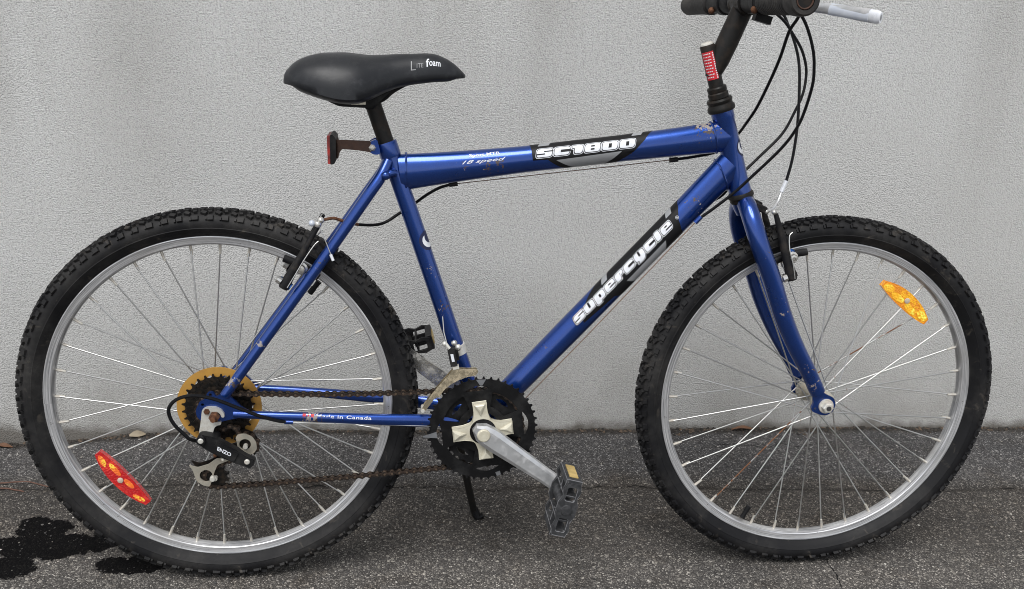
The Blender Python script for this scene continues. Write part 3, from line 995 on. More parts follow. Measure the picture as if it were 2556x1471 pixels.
def bar_p(w):
    return V(.8428 - .012 * (abs(w) / .28) ** 1.3, w, 1.0015 - .002 * abs(w) / .28)
m = MB()
m.tube([bar_p(w) for w in np.linspace(-.277, .277, 25)], [.0112] * 25, 20, caps=False)
for s_ in (1, -1):                       # open ends: the wall of the tube and a plug deep inside
    m.tube([bar_p(s_ * .277), bar_p(s_ * .2768), bar_p(s_ * .255)], [.0112, .0092, .0092], 20)
bar = m.build("handlebar", 'black_satin', bike)
def on_bar(prof, name, mat, parent=bar, n=28, sgn=1, **kw):
    """prof: list of (w, radius), turned about the bar"""
    w0 = sum(w for w, r in prof) / len(prof)
    o = bar_p(sgn * w0)
    ax = (bar_p(sgn * (w0 + .02)) - bar_p(sgn * (w0 - .02))).normalized()
    return MB().lathe([(r, w - w0) for w, r in prof], o, ax, n).build(name, mat, parent, **kw)
for s_ in (1, -1):
    prof = [(.110, .0112), (.110, .0175), (.113, .0188)]
    w = .116
    while w < .236:
        prof += [(w, .0183), (w + .0015, .0194), (w + .0045, .0194), (w + .006, .0183)]
        w += .008
    prof += [(.243, .0180), (.246, .0205), (.262, .0212), (.2755, .0205), (.2785, .0180), (.2785, .0125)]
    if s_ < 0:
        prof = [(.150, .0112), (.150, .0165), (.153, .0185), (.19, .0172), (.24, .0170), (.272, .0178), (.2785, .0165), (.2785, .0)]
    on_bar(prof, "grip", 'grip', sgn=s_)
on_bar([(.2762, .0095), (.2790, .0098), (.2795, .0105), (.2792, .0115), (.2775, .0118)], "bar_end_ring", 'brownstrap')
on_bar([(.030, .0112), (.030, .0165), (.034, .0178), (.070, .0182), (.100, .0178), (.106, .0165), (.106, .0112)], "gear_shifter", 'plastic')
on_bar([(.045, .0112), (.045, .0150), (.05, .0165), (.10, .0162), (.146, .0155), (.148, .0112)], "gear_shifter", 'plastic', sgn=-1)

def lever(sgn, tip, mat_blade):
    m = MB()
    c = bar_p(sgn * .088)
    m.cyl(bar_p(sgn * .080), bar_p(sgn * .098), .0192, n=24)
    m.tube(spline([c + V(.012, 0, -.006), c + V(.032, sgn * .008, -.008), c + V(.045, sgn * .025, -.006)], 5), [.010] * 11, 12, b=[.008] * 11)
    if sgn > 0:
        m.box(c + V(.004, -.004, -.024), (.026, .016, .012), Matrix.Rotation(.25, 3, 'Y'))
    lv = m.build("brake_lever", 'plastic', bar)
    a = c + V(.040, sgn * .022, -.005)
    tip = Vector(tip)
    p = spline([a, a.lerp(tip, .3) + V(.008, 0, .002), a.lerp(tip, .65) + V(.006, 0, .001), tip], 8)
    n_ = len(p)
    k = np.linspace(0, 1, n_)
    m2 = MB().tube(p, [interp(x, [0, .3, .85, .96, 1], [.006, .0075, .0095, .0085, .004]) for x in k], 14, b=[interp(x, [0, .3, .85, 1], [.004, .0042, .0048, .002]) for x in k])
    bl = m2.build("lever_blade", mat_blade, lv)
    return lv, p
lv, pth = lever(1, V(.9545, .245, .9815), 'alu')
n_ = len(pth)
a_, b_ = int(n_ * .42), int(n_ * .84)
MB().tube(pth[a_:b_ + 1], [.0086] * (b_ + 1 - a_), 14, b=[.0048] * (b_ + 1 - a_)).build("plastic_wrap", 'wrap', lv)
MB().tube(pth[b_:], [.0092] * (n_ - b_ - 1) + [.0075], 14, b=[.0050] * (n_ - b_ - 1) + [.003]).build("lever_tip_cover", 'white', lv)
lever(-1, V(.915, -.21, .990), 'black')
# rusty clamp bolts
for w, a in ((.085, -.9), (-.115, -1.2)):
    p = bar_p(w) + V(.019 * math.sin(a), 0, 0) + V(0, .014 if w > 0 else .012, -.012)
    MB().ball(p, .006, 10, 6).build("clamp_screw", 'rust', bar)

# ---------------- cables
def cable(name, pts, rad=.0025, mat='cable', parent=bike, n=8, sub=6):
    p = spline([V(*x) for x in pts], sub)
    return MB().tube(p, rad, n).build(name, mat, parent)
C1 = [(.872, .118, .996), (.8829, .13, .983), (.8768, .115, .9593), (.8745, .095, .9201), (.8713, .07, .8827), (.8693, .03, .8398), (.8654, 0, .8125), (.8649, -.03, .7928), (.853, -.034, .7789), (.8362, -.034, .7661), (.821, -.028, .7582), (.785, -.018, .7525), (.7535, -.011, .7486)]
C1b = [(.381, -.008, .7016), (.3609, -.014, .6939), (.3383, -.022, .6789), (.3121, -.026, .6578), (.2989, -.027, .65), (.2739, -.022, .6345), (.2545, -.012, .6316), (.2304, .002, .6348)]
C2 = [(.870, -.060, .996), (.9, -.06, .9965), (.9163, -.06, .9885), (.9357, -.06, .9741), (.9513, -.06, .9556), (.9688, -.06, .9321), (.9795, -.06, .9075), (.9828, -.06, .8864), (.9785, -.055, .858), (.9672, -.052, .8298), (.946, -.046, .7907), (.9057, -.038, .7508), (.8864, -.034, .7325), (.8627, -.03, .7094), (.8432, -.028, .6854), (.81, -.028, .668), (.79, -.029, .656)]
C3 = [(.88, -.105, 1.0), (.92, -.098, .9985), (.9418, -.09, .9869), (.9501, -.085, .9715), (.9597, -.08, .9509), (.9682, -.07, .9206), (.9703, -.06, .8933), (.9701, -.05, .8581), (.9689, -.04, .8148), (.9648, -.03, .7828), (.9583, -.02, .7481), (.9484, -.01, .7161)]
C4 = [(.868, .128, .996), (.8853, .13, .9842), (.9016, .125, .9625), (.9155, .12, .9322), (.922, .115, .9069), (.9246, .11, .8818), (.9225, .098, .8445), (.9165, .088, .8147), (.9005, .072, .7796), (.8642, .05, .7301), (.8422, .042, .7042), (.8123, .034, .6758), (.7938, .03, .66)]
for pts in (C1, C1b, C2, C3, C4):
    cable("cable_housing", pts)
cable("cable_housing", [(.2304, .002, .6348), (.215, .010, .6395), (.203, .015, .6444), (.192, .02, .6485), (.1772, .026, .6470)], .0026, 'rust')
def wire(pts, mat='wire', rad=.0008):
    MB().tube([V(*p) for p in pts], rad, 6).build("cable_wire", mat, bike)
wire([(.7500, -.010, .7484), (.3845, -.008, .7020)])
wire([(.7835, .029, .6496), (.6151, .0255, .4537), (.5177, .020, .3418), (.470, .012, .282)])
wire([(.7835, -.029, .6496), (.5177, -.020, .3418)])
wire([(.115, .061, .3140), (.36, .048, .2985), (.42, .02, .282)], 'steelwire', .0007)
cable("cable_ferrule", [(.9484, -.01, .7161), (.944, -.008, .706), (.9401, -.006, .6975)], .0036, 'white')
cable("brake_noodle", [(.9401, -.006, .6975), (.936, -.002, .688), (.930, .004, .6792), (.9209, .012, .6717), (.9064, .020, .6686)], .0024, 'alu')

# ---------------- seat post and saddle
S0, S1 = BBv + d_st * .44, V(.2545, 0, .838)
seatpost = MB().tube([S0, BBv + d_st * .56, S1], [.0128, .0128, .0118], 24).build("seat_post", 'black_satin', bike)
MB().tube([S1 + V(-.004, .024, -.004), S1 + V(-.004, -.024, -.004)], .013, 16).box(S1 + V(-.002, 0, .006), (.045, .040, .016)).build("saddle_clamp", 'black', seatpost, bevel=.002)

top_u = [.1194, .1230, .137, .1547, .177, .2106, .233, .2474, .2683, .3007, .338, .3543, .374, .3889, .3970, .4000]
top_v = [.8634, .8760, .8905, .8996, .9047, .9064, .9048, .9034, .9045, .9075, .9088, .9072, .8990, .8885, .8800, .8770]
bot_u = [.1194, .1351, .1534, .1772, .202, .2235, .2388, .2539, .274, .2929, .3168, .3489, .3733, .4000]
bot_v = [.8618, .8602, .8536, .8465, .8407, .8389, .8406, .8462, .8559, .8636, .8686, .8731, .8745, .8755]
hw_u = [.1194, .1210, .1260, .1351, .1534, .1772, .202, .2235, .2388, .2539, .274, .2929, .3168, .3489, .3733, .388, .396, .400]
hw_v = [.012, .030, .042, .0535, .066, .0755, .080, .0795, .0755, .066, .053, .044, .0375, .0325, .0275, .021, .013, .004]
us = np.concatenate([np.linspace(.1194, .15, 12), np.linspace(.156, .37, 38), np.linspace(.375, .4, 13)])
def saddle_sec(u):
    zt, zb, hw = interp(u, top_u, top_v), interp(u, bot_u, bot_v), interp(u, hw_u, hw_v)
    return max(zt, zb + .001), zb, hw
# smooth the tables a little
def smooth_tab(fn, u, h=.006):
    a = np.array([fn(min(.4, max(.1194, u + k * h))) for k in (-1, -.5, 0, .5, 1)])
    return a.mean(0) if .126 < u < .394 else np.array(fn(u))
NS = 25
sv, sf = [], []
for u in us:
    zt, zb, hw = smooth_tab(saddle_sec, u)
    for k in range(NS):
        th = -PI / 2 + PI * k / (NS - 1)
        st_, ct = math.sin(th), math.cos(th)
        w = hw * math.copysign(abs(st_) ** .82, st_)
        v = zb + (zt - zb) * (abs(ct) ** .80 if abs(ct) > 1e-6 else 0)
        # slight dish along the middle of the rear half
        dish = -.0025 * math.exp(-(w / .012) ** 2) * sm(.36, .30, u) * sm(.13, .17, u)
        sv.append(V(u, w, v + dish))
for i in range(len(us) - 1):
    for k in range(NS - 1):
        sf.append((i * NS + k, i * NS + k + 1, (i + 1) * NS + k + 1, (i + 1) * NS + k))
# turned-under rim, then the hollow underside
ring_i = []
k0 = len(sv)
for i, u in enumerate(us):
    zt, zb, hw = smooth_tab(saddle_sec, u)
    for s_ in (-1, 1):
        sv.append(V(u, s_ * hw * .94, zb - .0035))
        sv.append(V(u, s_ * hw * .80, zb - .0075 * sm(.1194, .15, u) * sm(.4, .37, u)))
for i in range(len(us) - 1):
    a, b_ = k0 + i * 4, k0 + (i + 1) * 4
    sf.append((i * NS, (i + 1) * NS, b_, a))
    sf.append((a, b_, b_ + 1, a + 1))
    sf.append(((i + 1) * NS + NS - 1, i * NS + NS - 1, a + 2, b_ + 2))
    sf.append((b_ + 2, a + 2, a + 3, b_ + 3))
    sf.append((a + 1, b_ + 1, b_ + 3, a + 3))
saddle = MB().add(sv, sf).build("saddle", 'saddle', bike, ang=50)
# base plate and rails
m = MB()
m.plate(rnd_poly([(.176, .842), (.188, .8335), (.204, .8262), (.246, .8246), (.262, .8300), (.286, .852), (.300, .862), (.30, .872), (.18, .872)], .006), -.036, .036)
m.plate(rnd_poly([(.335, .873), (.349, .8672), (.3574, .8655), (.3687, .8695), (.382, .876)], .003), -.016, .016)
m.build("saddle_base", 'plastic', saddle, bevel=.0015)
m = MB()
for s_ in (1, -1):
    m.tube(spline([V(.165, s_ * .026, .858), V(.195, s_ * .022, .836), V(.26, s_ * .022, .833), V(.29, s_ * .018, .852), V(.33, s_ * .010, .874)], 6), .0036, 8)
m.build("saddle_rail", 'black', saddle)
m = MB().plate([(.2235, .8290), (.2455, .8300), (.2455, .8345), (.2235, .8345)], .0362, .0368)
m.build("saddle_tag", 'zincrust', saddle)
def sad_at(s, y, off):
    """near flank of the saddle; s = u, y = height fraction of the flank"""
    zt, zb, hw = smooth_tab(saddle_sec, s)
    th = y * PI / 2
    w = hw * math.sin(th) ** .82
    v = zb + (zt - zb) * math.cos(th) ** .80
    return V(s, w, v) + V(0, .55 * off, .83 * off)
def sad_text(body, u0, u1, lo, hi, offset, mat, **kw):
    a, f, _ = fit_text(body, u0, u1, lo, hi, offset=offset, **kw)
    a[:, 1] = 1 - a[:, 1]
    lay("lettering", (a, f), sad_at, .0006, mat, saddle, cut=.02, cutx=.004)
M['greyprint'] = m_simple('grey_print', (.33, .33, .34), .5)
sad_text("L", .3145, .3222, .18, .44, -.02, 'greyprint')
sad_text("ITE", .3235, .3335, .235, .36, -.01, 'greyprint')
sad_text("f", .3375, .3425, .245, .52, .02, 'white')
sad_text("oam", .3425, .3600, .265, .43, .012, 'white')

# rear reflector on its strap
m = MB().plate(rnd_poly([(.1985, .7735), (.252, .7725), (.2535, .7545), (.232, .7575), (.207, .7590), (.2030, .7520), (.2015, .7440), (.1985, .7440)], .003), .0185, .0205)
m.plate([(.1985, .745), (.2005, .745), (.2005, .773), (.1985, .773)], -.012, .0205)
refl = m.build("reflector_strap", 'brownstrap', bike)
M['reflhouse'] = M['plastic']
m = MB().plate(rnd_poly([(.1895, .7812), (.1935, .7820), (.1985, .7765), (.1985, .7415), (.1955, .7362), (.1895, .7355)], .002), -.030, .030)
rh = m.build("reflector_housing", 'plastic', refl, bevel=.001)
MB().plate(rnd_poly([(.1848, .7800), (.1896, .7806), (.1896, .7362), (.1856, .7364)], .001), -.0285, .0285).build("reflector_lens", 'redlens', refl, bevel=.0008)

# ---------------- fork
def blade(sgn):
    pts = [(.8725, .0, .6855), (.8745, .020, .6760), (.880, .039, .6520), (.8925, .0495, .6150), (.9186, .051, .5584), (.9446, .051, .4959), (.9729, .050, .442), (1.0035, .048, .3930), (1.0255, .0465, .3545)]
    p = spline([V(u, sgn * w, v) for u, w, v in pts], 7)
    k = np.linspace(0, 1, len(p))
    rr = [interp(x, [0, .2, .6, .9, .97, 1], [.0150, .0160, .0158, .0136, .0140, .0132]) for x in k]
    return MB().tube(p, rr, 22)
fk = MB()
fk.tube([V(.8672, 0, .6945) - dh * .010, V(.8672, 0, .6945) - dh * .022, V(.8672, 0, .6945) - dh * .034], [.0180, .0175, .0145], 24)
fork = fk.build("fork", 'paint', bike)
M['forkpaint'] = m_paint('blue_paint_on_fork', [((.995, -.055, .405), .035, .42), ((1.015, -.055, .372), .025, .5), ((.94, -.06, .51), .03, .36), ((.905, -.06, .61), .03, .3)])
for s_ in (1, -1):
    bl = blade(s_).build("fork_blade", 'forkpaint', fork)
    m = MB().plate(rnd_poly([(1.0165, .366), (1.034, .356), (1.043, .350), (1.055, .345), (1.0605, .333), (1.057, .319), (1.047, .312), (1.036, .312), (1.026, .3165), (1.0195, .3185), (1.016, .326), (1.020, .334), (1.016, .347)], .004),
                   s_ * .0435, s_ * .049, [ring2((1.0235, .3245), .0023, 10)])
    m.build("fork_dropout", 'paint', fork, ang=30)

# ---------------- wheels
def tyre_mesh(name, seed):
    rnd = random.Random(seed)
    m = MB()
    prof = [(.2835, .0095), (.2875, .0118), (.2885, .0128), (.2905, .0152), (.2960, .0200), (.2990, .0217), (.3000, .0226), (.3010, .0222), (.3060, .0234), (.3120, .0226), (.3170, .0198), (.3205, .0160), (.3235, .0105), (.3245, .0)]
    full = prof + [(r, -w) for r, w in prof[-2::-1]]
    m.lathe([(r, w) for r, w in full], n=160)
    NK = 84
    def knob(th, w, r, sx, sw, sh, tilt=0., sk=0.):
        # box standing on the casing: local x = tangential, y = -w, z = outward
        c_, s_ = math.cos(th), math.sin(th)
        er, et, ew = Vector((c_, 0, s_)), Vector((-s_, 0, c_)), Vector((0, -1, 0))
        out = (er * math.cos(tilt) + ew * math.sin(tilt)).normalized()
        side = et.cross(out)
        rot = Matrix((et, side, out)).transposed()
        rot = rot @ Matrix.Rotation(sk, 3, 'Z')
        m.box(er * r + ew * w + out * sh * .25, (sx, sw, sh), rot, .86)
    for k in range(NK):
        th = 2 * PI * k / NK
        dth = 2 * PI / NK
        j = lambda a: a * rnd.uniform(.9, 1.1)
        for s_ in (1, -1):
            o = 0 if s_ > 0 else .5
            tj = lambda: rnd.uniform(-.05, .05)
            knob(th + (o + tj()) * dth, s_ * .0200, .3162, j(.0102), j(.0085), j(.0058), s_ * 1.0, tj())
            knob(th + (o + .30 + tj()) * dth, s_ * .0206, .3150, j(.0032), j(.0055), j(.0048), s_ * 1.0)
            knob(th + (o + .45 + tj()) * dth, s_ * .0130, .3212, j(.0110), j(.0070), j(.0072), s_ * .5, s_ * .45 + tj())
            knob(th + (o + .02 + tj()) * dth, s_ * .0105, .3222, j(.0060), j(.0055), j(.0070), s_ * .4, -s_ * .3)
            knob(th + (o + .05 + tj()) * dth, s_ * .0045, .3238, j(.0115), j(.0060), j(.0076), s_ * .12, -s_ * .5)
            knob(th + (o + .55 + tj()) * dth, s_ * .0050, .3236, j(.0075), j(.0050), j(.0074), s_ * .12, s_ * .5)
    return m.mesh(name, ang=30)

def rim_mesh(name):
    m = MB()
    prof = [(.2760, .0088), (.2850, .0090), (.2858, .0100), (.2852, .0115), (.2838, .0118), (.2822, .0112), (.2738, .0108), (.2722, .0097), (.2702, .0050), (.2695, 0.)]
    full = prof + [(r, -w) for r, w in prof[-2::-1]]
    m.lathe(full, n=144, closed=True)
    return m.mesh(name, ang=30)

def bent_spoke(sg, kind, rf, wf, rot60):
    """spoke in wheel coordinates for a nipple at angle 0; sg = flange side"""
    a = R(rot60) * kind
    h = Vector((rf * math.cos(a), -sg * wf, rf * math.sin(a)))
    e = Vector((.2615, -sg * .0015, 0))
    d = (e - h).normalized()
    m = MB()
    m.tube([h + Vector((0, sg * .004, 0)), h, h + d * .004, e], [.0013, .0013, .00122, .00122], 8)
    return m.mesh("spoke", ang=60), d

def make_wheel(name, hub_pos, hub_prof, rf, wfn, wff, phase, near_plus, far_minus, tyre, tmat, rusty, label):
    m = MB().lathe([(r, -w) for r, w in hub_prof], n=28)
    wheel = link(name, m.mesh("hub"), bike, 'zincrust', label)
    wheel.location = hub_pos
    link("tyre", tyre, wheel, tmat)
    link("rim", RIM, wheel, 'rim')
    nm = MB().tube([Vector((.2715, 0, 0)), Vector((.2600, 0, 0)), Vector((.2540, 0, 0))], [.0026, .0023, .0020], 8).mesh("nipple")
    nm.materials.append(M['nipple'])
    meshes = {}
    for k in range(36):
        ang = phase + 10 * k
        near = (k % 2 == 0)
        par = (k // 2) % 2 == 0
        kind = (1 if par else -1) if near else (-1 if par else 1)
        key = (near, kind)
        if key not in meshes:
            meshes[key], dd = bent_spoke(1 if near else -1, kind, rf, wfn if near else wff, 60)
            meshes[key].materials.append(M['spoke'])
        o = link("spoke", meshes[key], wheel)
        o.rotation_euler = (0, -R(ang), 0)
        if k in rusty:
            o.material_slots[0].link = 'OBJECT'
            o.material_slots[0].material = M['spokerust']
        p = link("nipple", nm, wheel)
        # nipples lean along their spoke
        p.rotation_euler = (0, -R(ang), 0)
    return wheel
RIM = rim_mesh("rim")
hubF = [(.004, -.058), (.0045, -.052), (.009, -.046), (.010, -.040), (.0215, -.0355), (.0225, -.034), (.0225, -.032), (.0125, -.029), (.0105, -.015), (.0105, .015), (.0125, .029), (.0225, .032), (.0225, .034), (.0215, .0355), (.010, .040), (.009, .046), (.0045, .052), (.004, .058)]
hubR = [(.004, -.078), (.0045, -.064), (.009, -.057), (.011, -.045), (.0245, -.036), (.0255, -.0345), (.0255, -.0325), (.0140, -.029), (.0120, -.010), (.0140, .016), (.0255, .0190), (.0255, .021), (.0245, .0225), (.018, .026), (.015, .058), (.0045, .060), (.004, .078)]
# the rear wheel's nearest top spokes: 98 deg near(+), 88 deg far(-); the front: 90 near(+), 80 far(-)
wr = make_wheel("wheel", RH, hubR, .0225, .0200, .0335, 98.0, 1, 1, tyre_mesh("tyre", 3), 'tyre', set(), "rear wheel with red spoke reflector and yellowed spoke protector")
wf = make_wheel("wheel", FH, hubF, .0195, .0330, .0330, 90.0, 1, 1, tyre_mesh("tyre", 5), 'tyre2', {31, 14}, "front wheel with amber spoke reflector")
M['tabdark'] = m_simple('dark_steel', (.10, .10, .10), .4, .7, .3, 120)
# axle nuts, valve
for sgn in (1, -1):
    MB().lathe([(.0045, .000), (.0132, .000), (.0135, .002), (.0128, .0035), (.0045, .0035)], V(0, sgn * .0495, 0), (0, -sgn, 0), 24).build("washer", 'zinc', wf)
    MB().lathe([(.004, .010), (.0075, .0100), (.0096, .0085), (.0100, .001), (.0100, 0)], V(0, sgn * .0530, 0), (0, -sgn, 0), 6).build("axle_nut", 'zinc', wf, ang=20)
    MB().lathe([(0, .0112), (.0044, .0110), (.0047, .0)], V(0, sgn * .0530, 0), (0, -sgn, 0), 14).build("axle_end", 'tabdark', wf)
    MB().lathe([(.0040, .0095), (.0065, .0095), (.0085, .0080), (.0088, 0)], V(0, sgn * .0705, 0), (0, -sgn, 0), 6).build("axle_nut", 'rust', wr, ang=20)
    MB().lathe([(0, .0185), (.0040, .0180), (.0045, .006), (.0045, 0)], V(0, sgn * .0705, 0), (0, -sgn, 0), 14).build("axle_end", 'rust', wr)
def valve(wheel, ang):
    m = MB().tube([Vector((.266, 0, 0)), Vector((.262, 0, 0)), Vector((.252, 0, 0)), Vector((.2515, 0, 0)), Vector((.241, 0, 0)), Vector((.240, 0, 0))], [.0050, .0044, .0042, .0050, .0050, .0036], 12)
    o = m.build("valve", 'plastic', wheel)
    o.rotation_euler = (0, -R(ang), 0)
valve(wf, -114.5)
valve(wr, 51.5)

# wheel reflectors: long convex lenses clipped on a spoke
M['clip'] = m_simple('clear_plastic_clip', (.50, .42, .34), .35)
def wheel_reflector(wheel, ang, rmid, mat, L=.122, Wd=.029, glints=(), pmat=None):
    prof = []
    N = 14
    for i in range(N + 1):
        t_ = -1 + 2 * i / N
        prof.append((L / 2 * t_, Wd / 2 * (1 - .62 * abs(t_) ** 2.3)))
    poly = [(x, y) for x, y in prof] + [(x, -y) for x, y in reversed(prof)]
    # slight bend along the rim
    c_, s_ = math.cos(R(ang)), math.sin(R(ang))
    def fn(x, w, y):
        r = rmid + y - 1.2 * x * x
        return Vector((r * c_ - x * s_, -w, r * s_ + x * c_))
    m = MB().plate(poly, -.001, .0085, fn=fn)
    o = m.build("spoke_reflector", mat, wheel, bevel=.0016)
    e = fn(0, .0088, .001)
    MB().lathe([(0, .0018), (.0034, .0016), (.0048, .001), (.0050, 0)], e, (0, -1, 0), 16).build("reflector_clip", 'clip', wheel)
    for pts in glints:
        MB().plate([(x, y) for x, y in pts], .0084, .0090, fn=fn).build("reflector_glint", pmat, wheel)
def oval(x0, y0, a, b, tilt=0.):
    return [(x0 + a * math.cos(k * PI / 8) , y0 + b * math.sin(k * PI / 8) + tilt * a * math.cos(k * PI / 8)) for k in range(16)]
M['redglow'] = m_reflector('red_reflector_painted_glint', (.90, .16, .02), (1.0, .66, .06))  # bright ovals: light thrown back by the prisms, painted as colour
M['amberglow'] = m_reflector('amber_reflector_painted_glint', (1.0, .50, .01), (1.0, .88, .10))
wheel_reflector(wr, -141, .2235, 'redrefl', glints=[oval(-.045, .002, .011, .005, .1), oval(-.020, -.005, .014, .0045), oval(.014, -.005, .011, .0045), oval(.044, .003, .011, .004, -.2)], pmat='redglow')
wheel_reflector(wf, 51.5, .2300, 'amber', .114, .030, glints=[oval(.043, -.001, .011, .007), oval(.018, -.005, .015, .0062), oval(-.015, -.006, .014, .0060), oval(-.042, .001, .012, .0068)], pmat='amberglow')

# ---------------- freewheel and spoke protector
def tooth_ring(n, ro, ri_t, c=(0, 0), a0=0., shape=(.0, .28, .36, .64, .72)):
    pts = []
    for k in range(n):
        a = a0 + 2 * PI * k / n
        st_ = 2 * PI / n
        for f, r in ((0, ri_t), (.30, ri_t + (ro - ri_t) * .18), (.42, ro), (.58, ro), (.70, ri_t + (ro - ri_t) * .18)):
            pts.append((c[0] + r * math.cos(a + f * st_), c[1] + r * math.sin(a + f * st_)))
    return pts
fw = link("freewheel", MB().lathe([(.0, -.0555), (.014, -.0555), (.016, -.053), (.017, -.030), (.0, -.030)], n=24).mesh("freewheel"), wr, 'sprocket')
bpy.context.view_layer.update()
fw.parent = bike
fw.location = RH
for i, (n, w) in enumerate(((28, .0335), (24, .0375), (21, .0415), (18, .0455), (16, .0495), (14, .0535))):
    pr = 12.7e-3 / (2 * math.sin(PI / n))
    holes = [ring2((0, 0), .0165, 20)]
    if n > 20:
        for k in range(6):
            a = PI * k / 3 + .3
            holes.append(ring2((pr * .66 * math.cos(a), pr * .66 * math.sin(a)), pr * .13, 10))
    MB().plate(tooth_ring(n, pr + .0030, pr - .0030, a0=.1 * i), w - .0009, w + .0009, holes).build("sprocket", 'sprocket', fw, ang=25)
# scalloped disc behind the sprockets
scal = []
for k in range(14):
    a = 2 * PI * k / 14
    for f, r in ((0, .0565), (.25, .0530), (.5, .0500), (.75, .0530)):
        scal.append((r * math.cos(a + f * 2 * PI / 14), r * math.sin(a + f * 2 * PI / 14)))
pie = MB().plate(ring2((0, 0), .0690, 64), .0262, .0280, [scal])
pie.plate(ring2((0, 0), .0510, 48), .0258, .0270, [ring2((0, 0), .020, 20)])
pie = pie.build("spoke_protector", 'pie', wr, ang=30, label="yellowed round plastic spoke protector")

# ---------------- crankset
crank = link("crankset", MB().cyl(V(0, .062, 0), V(0, -.062, 0), .0085, n=16).mesh("crankset"), bike, 'chrome')
crank.location = BBv
CA = -35.5      # crank angle
def kidney(r0, r1, a0, a1, n=9):
    o = [(r1 * math.cos(a), r1 * math.sin(a)) for a in np.linspace(R(a0), R(a1), n)]
    i = [(r0 * math.cos(a), r0 * math.sin(a)) for a in np.linspace(R(a1) - .06, R(a0) + .06, n)]
    return rnd_poly(o + i, .006, 2)
def lens(r, a0, h, wd, n=8):
    o = [(r + h * math.sin(PI * i / n)) for i in range(n + 1)]
    an = np.linspace(R(a0 - wd), R(a0 + wd), n + 1)
    return [(o[i] * math.cos(an[i]), o[i] * math.sin(an[i])) for i in range(n + 1)] + [((2 * r - o[i]) * math.cos(an[i]), (2 * r - o[i]) * math.sin(an[i])) for i in range(n - 1, 0, -1)]
A0 = 98
pr44 = 12.7e-3 / (2 * math.sin(PI / 44))
holes = [ring2((0, 0), .030, 28)]
for k in range(4):
    a = A0 + 90 * k
    holes.append(kidney(.0420, .0690, a + 21, a + 69))
    holes.append(lens(.0740, a, .0048, 17))
MB().plate(tooth_ring(46, .0945, .0898), .0465, .0492, holes).build("chainring", 'ring', crank, ang=25)
holes = [ring2((0, 0), .028, 28)]
for k in range(4):
    holes.append(lens(.0560, A0 + 90 * k + 45, .0040, 14))
    holes.append(lens(.0580, A0 + 90 * k, .0030, 12))
pr34 = 12.7e-3 / (2 * math.sin(PI / 34))
MB().plate(tooth_ring(34, pr34 + .0032, pr34 - .0020), .0395, .0418, holes).build("chainring", 'ring', crank, ang=25)
pr24 = 12.7e-3 / (2 * math.sin(PI / 24))
MB().plate(tooth_ring(24, pr24 + .0032, pr24 - .0024), .0325, .0346, [ring2((0, 0), .030, 28)]).build("chainring", 'ring', crank, ang=25)
# bright steel tabs pressed into the outer ring
M['tab'] = m_simple('bent_steel_tab', (.30, .31, .33), .35, .7, .2)
for a, r0, r1, h0, h1 in ((187, .0780, .1010, .0055, .0010), (-70.5, .0840, .0905, .0042, .0036), (93, .0800, .0900, .0020, .0080)):
    c_, s_ = math.cos(R(a)), math.sin(R(a))
    MB().plate([(r * c_ - h * s_, r * s_ + h * c_) for r, h in ((r0, -h0), (r1, -h1), (r1, h1), (r0, h0))], .0494, .0512).build("ring_tab", 'tab', crank)
# four-armed spider: star outline that swells to raised faceted tips
star = []
for k in range(4):
    a = R(A0 + 90 * k)
    for da, r in ((-45, .0245), (-36, .0255), (-28, .0290), (-20, .0350), (-15.5, .0440), (-13.2, .0525), (13.2, .0525), (15.5, .0440), (20, .0350), (28, .0290), (36, .0255)):
        star.append((r * math.cos(a + R(da)), r * math.sin(a + R(da))))
m = MB().plate(star, .0495, .0590)
spd = m.build("spider", 'cream', crank, bevel=.002, ang=40)
MB().lathe([(.0, .0), (.0225, .0), (.0225, -.003)], V(0, .0597, 0), (0, -1, 0), 32).build("crank_gap_shade", 'ring', spd)  # black disc standing in for the shade in the gap round the crank
for k in range(4):
    a = R(A0 + 90 * k)
    er, et = Vector((math.cos(a), 0, math.sin(a))), Vector((-math.sin(a), 0, math.cos(a)))
    ew = Vector((0, -1, 0))
    P = lambda r, t_, w: er * r + et * t_ + ew * w
    vs = [P(.0512, -.0112, .0592), P(.0512, .0112, .0592), P(.0250, 0, .0592), P(.0490, -.0082, .0640), P(.0490, .0082, .0640), P(.0370, 0, .0645)]
    MB().add(vs, [(0, 1, 4, 3), (0, 3, 5, 2), (1, 2, 5, 4), (3, 4, 5), (0, 2, 1)]).build("spider_tip", 'cream', spd, ang=20, bevel=.0012)
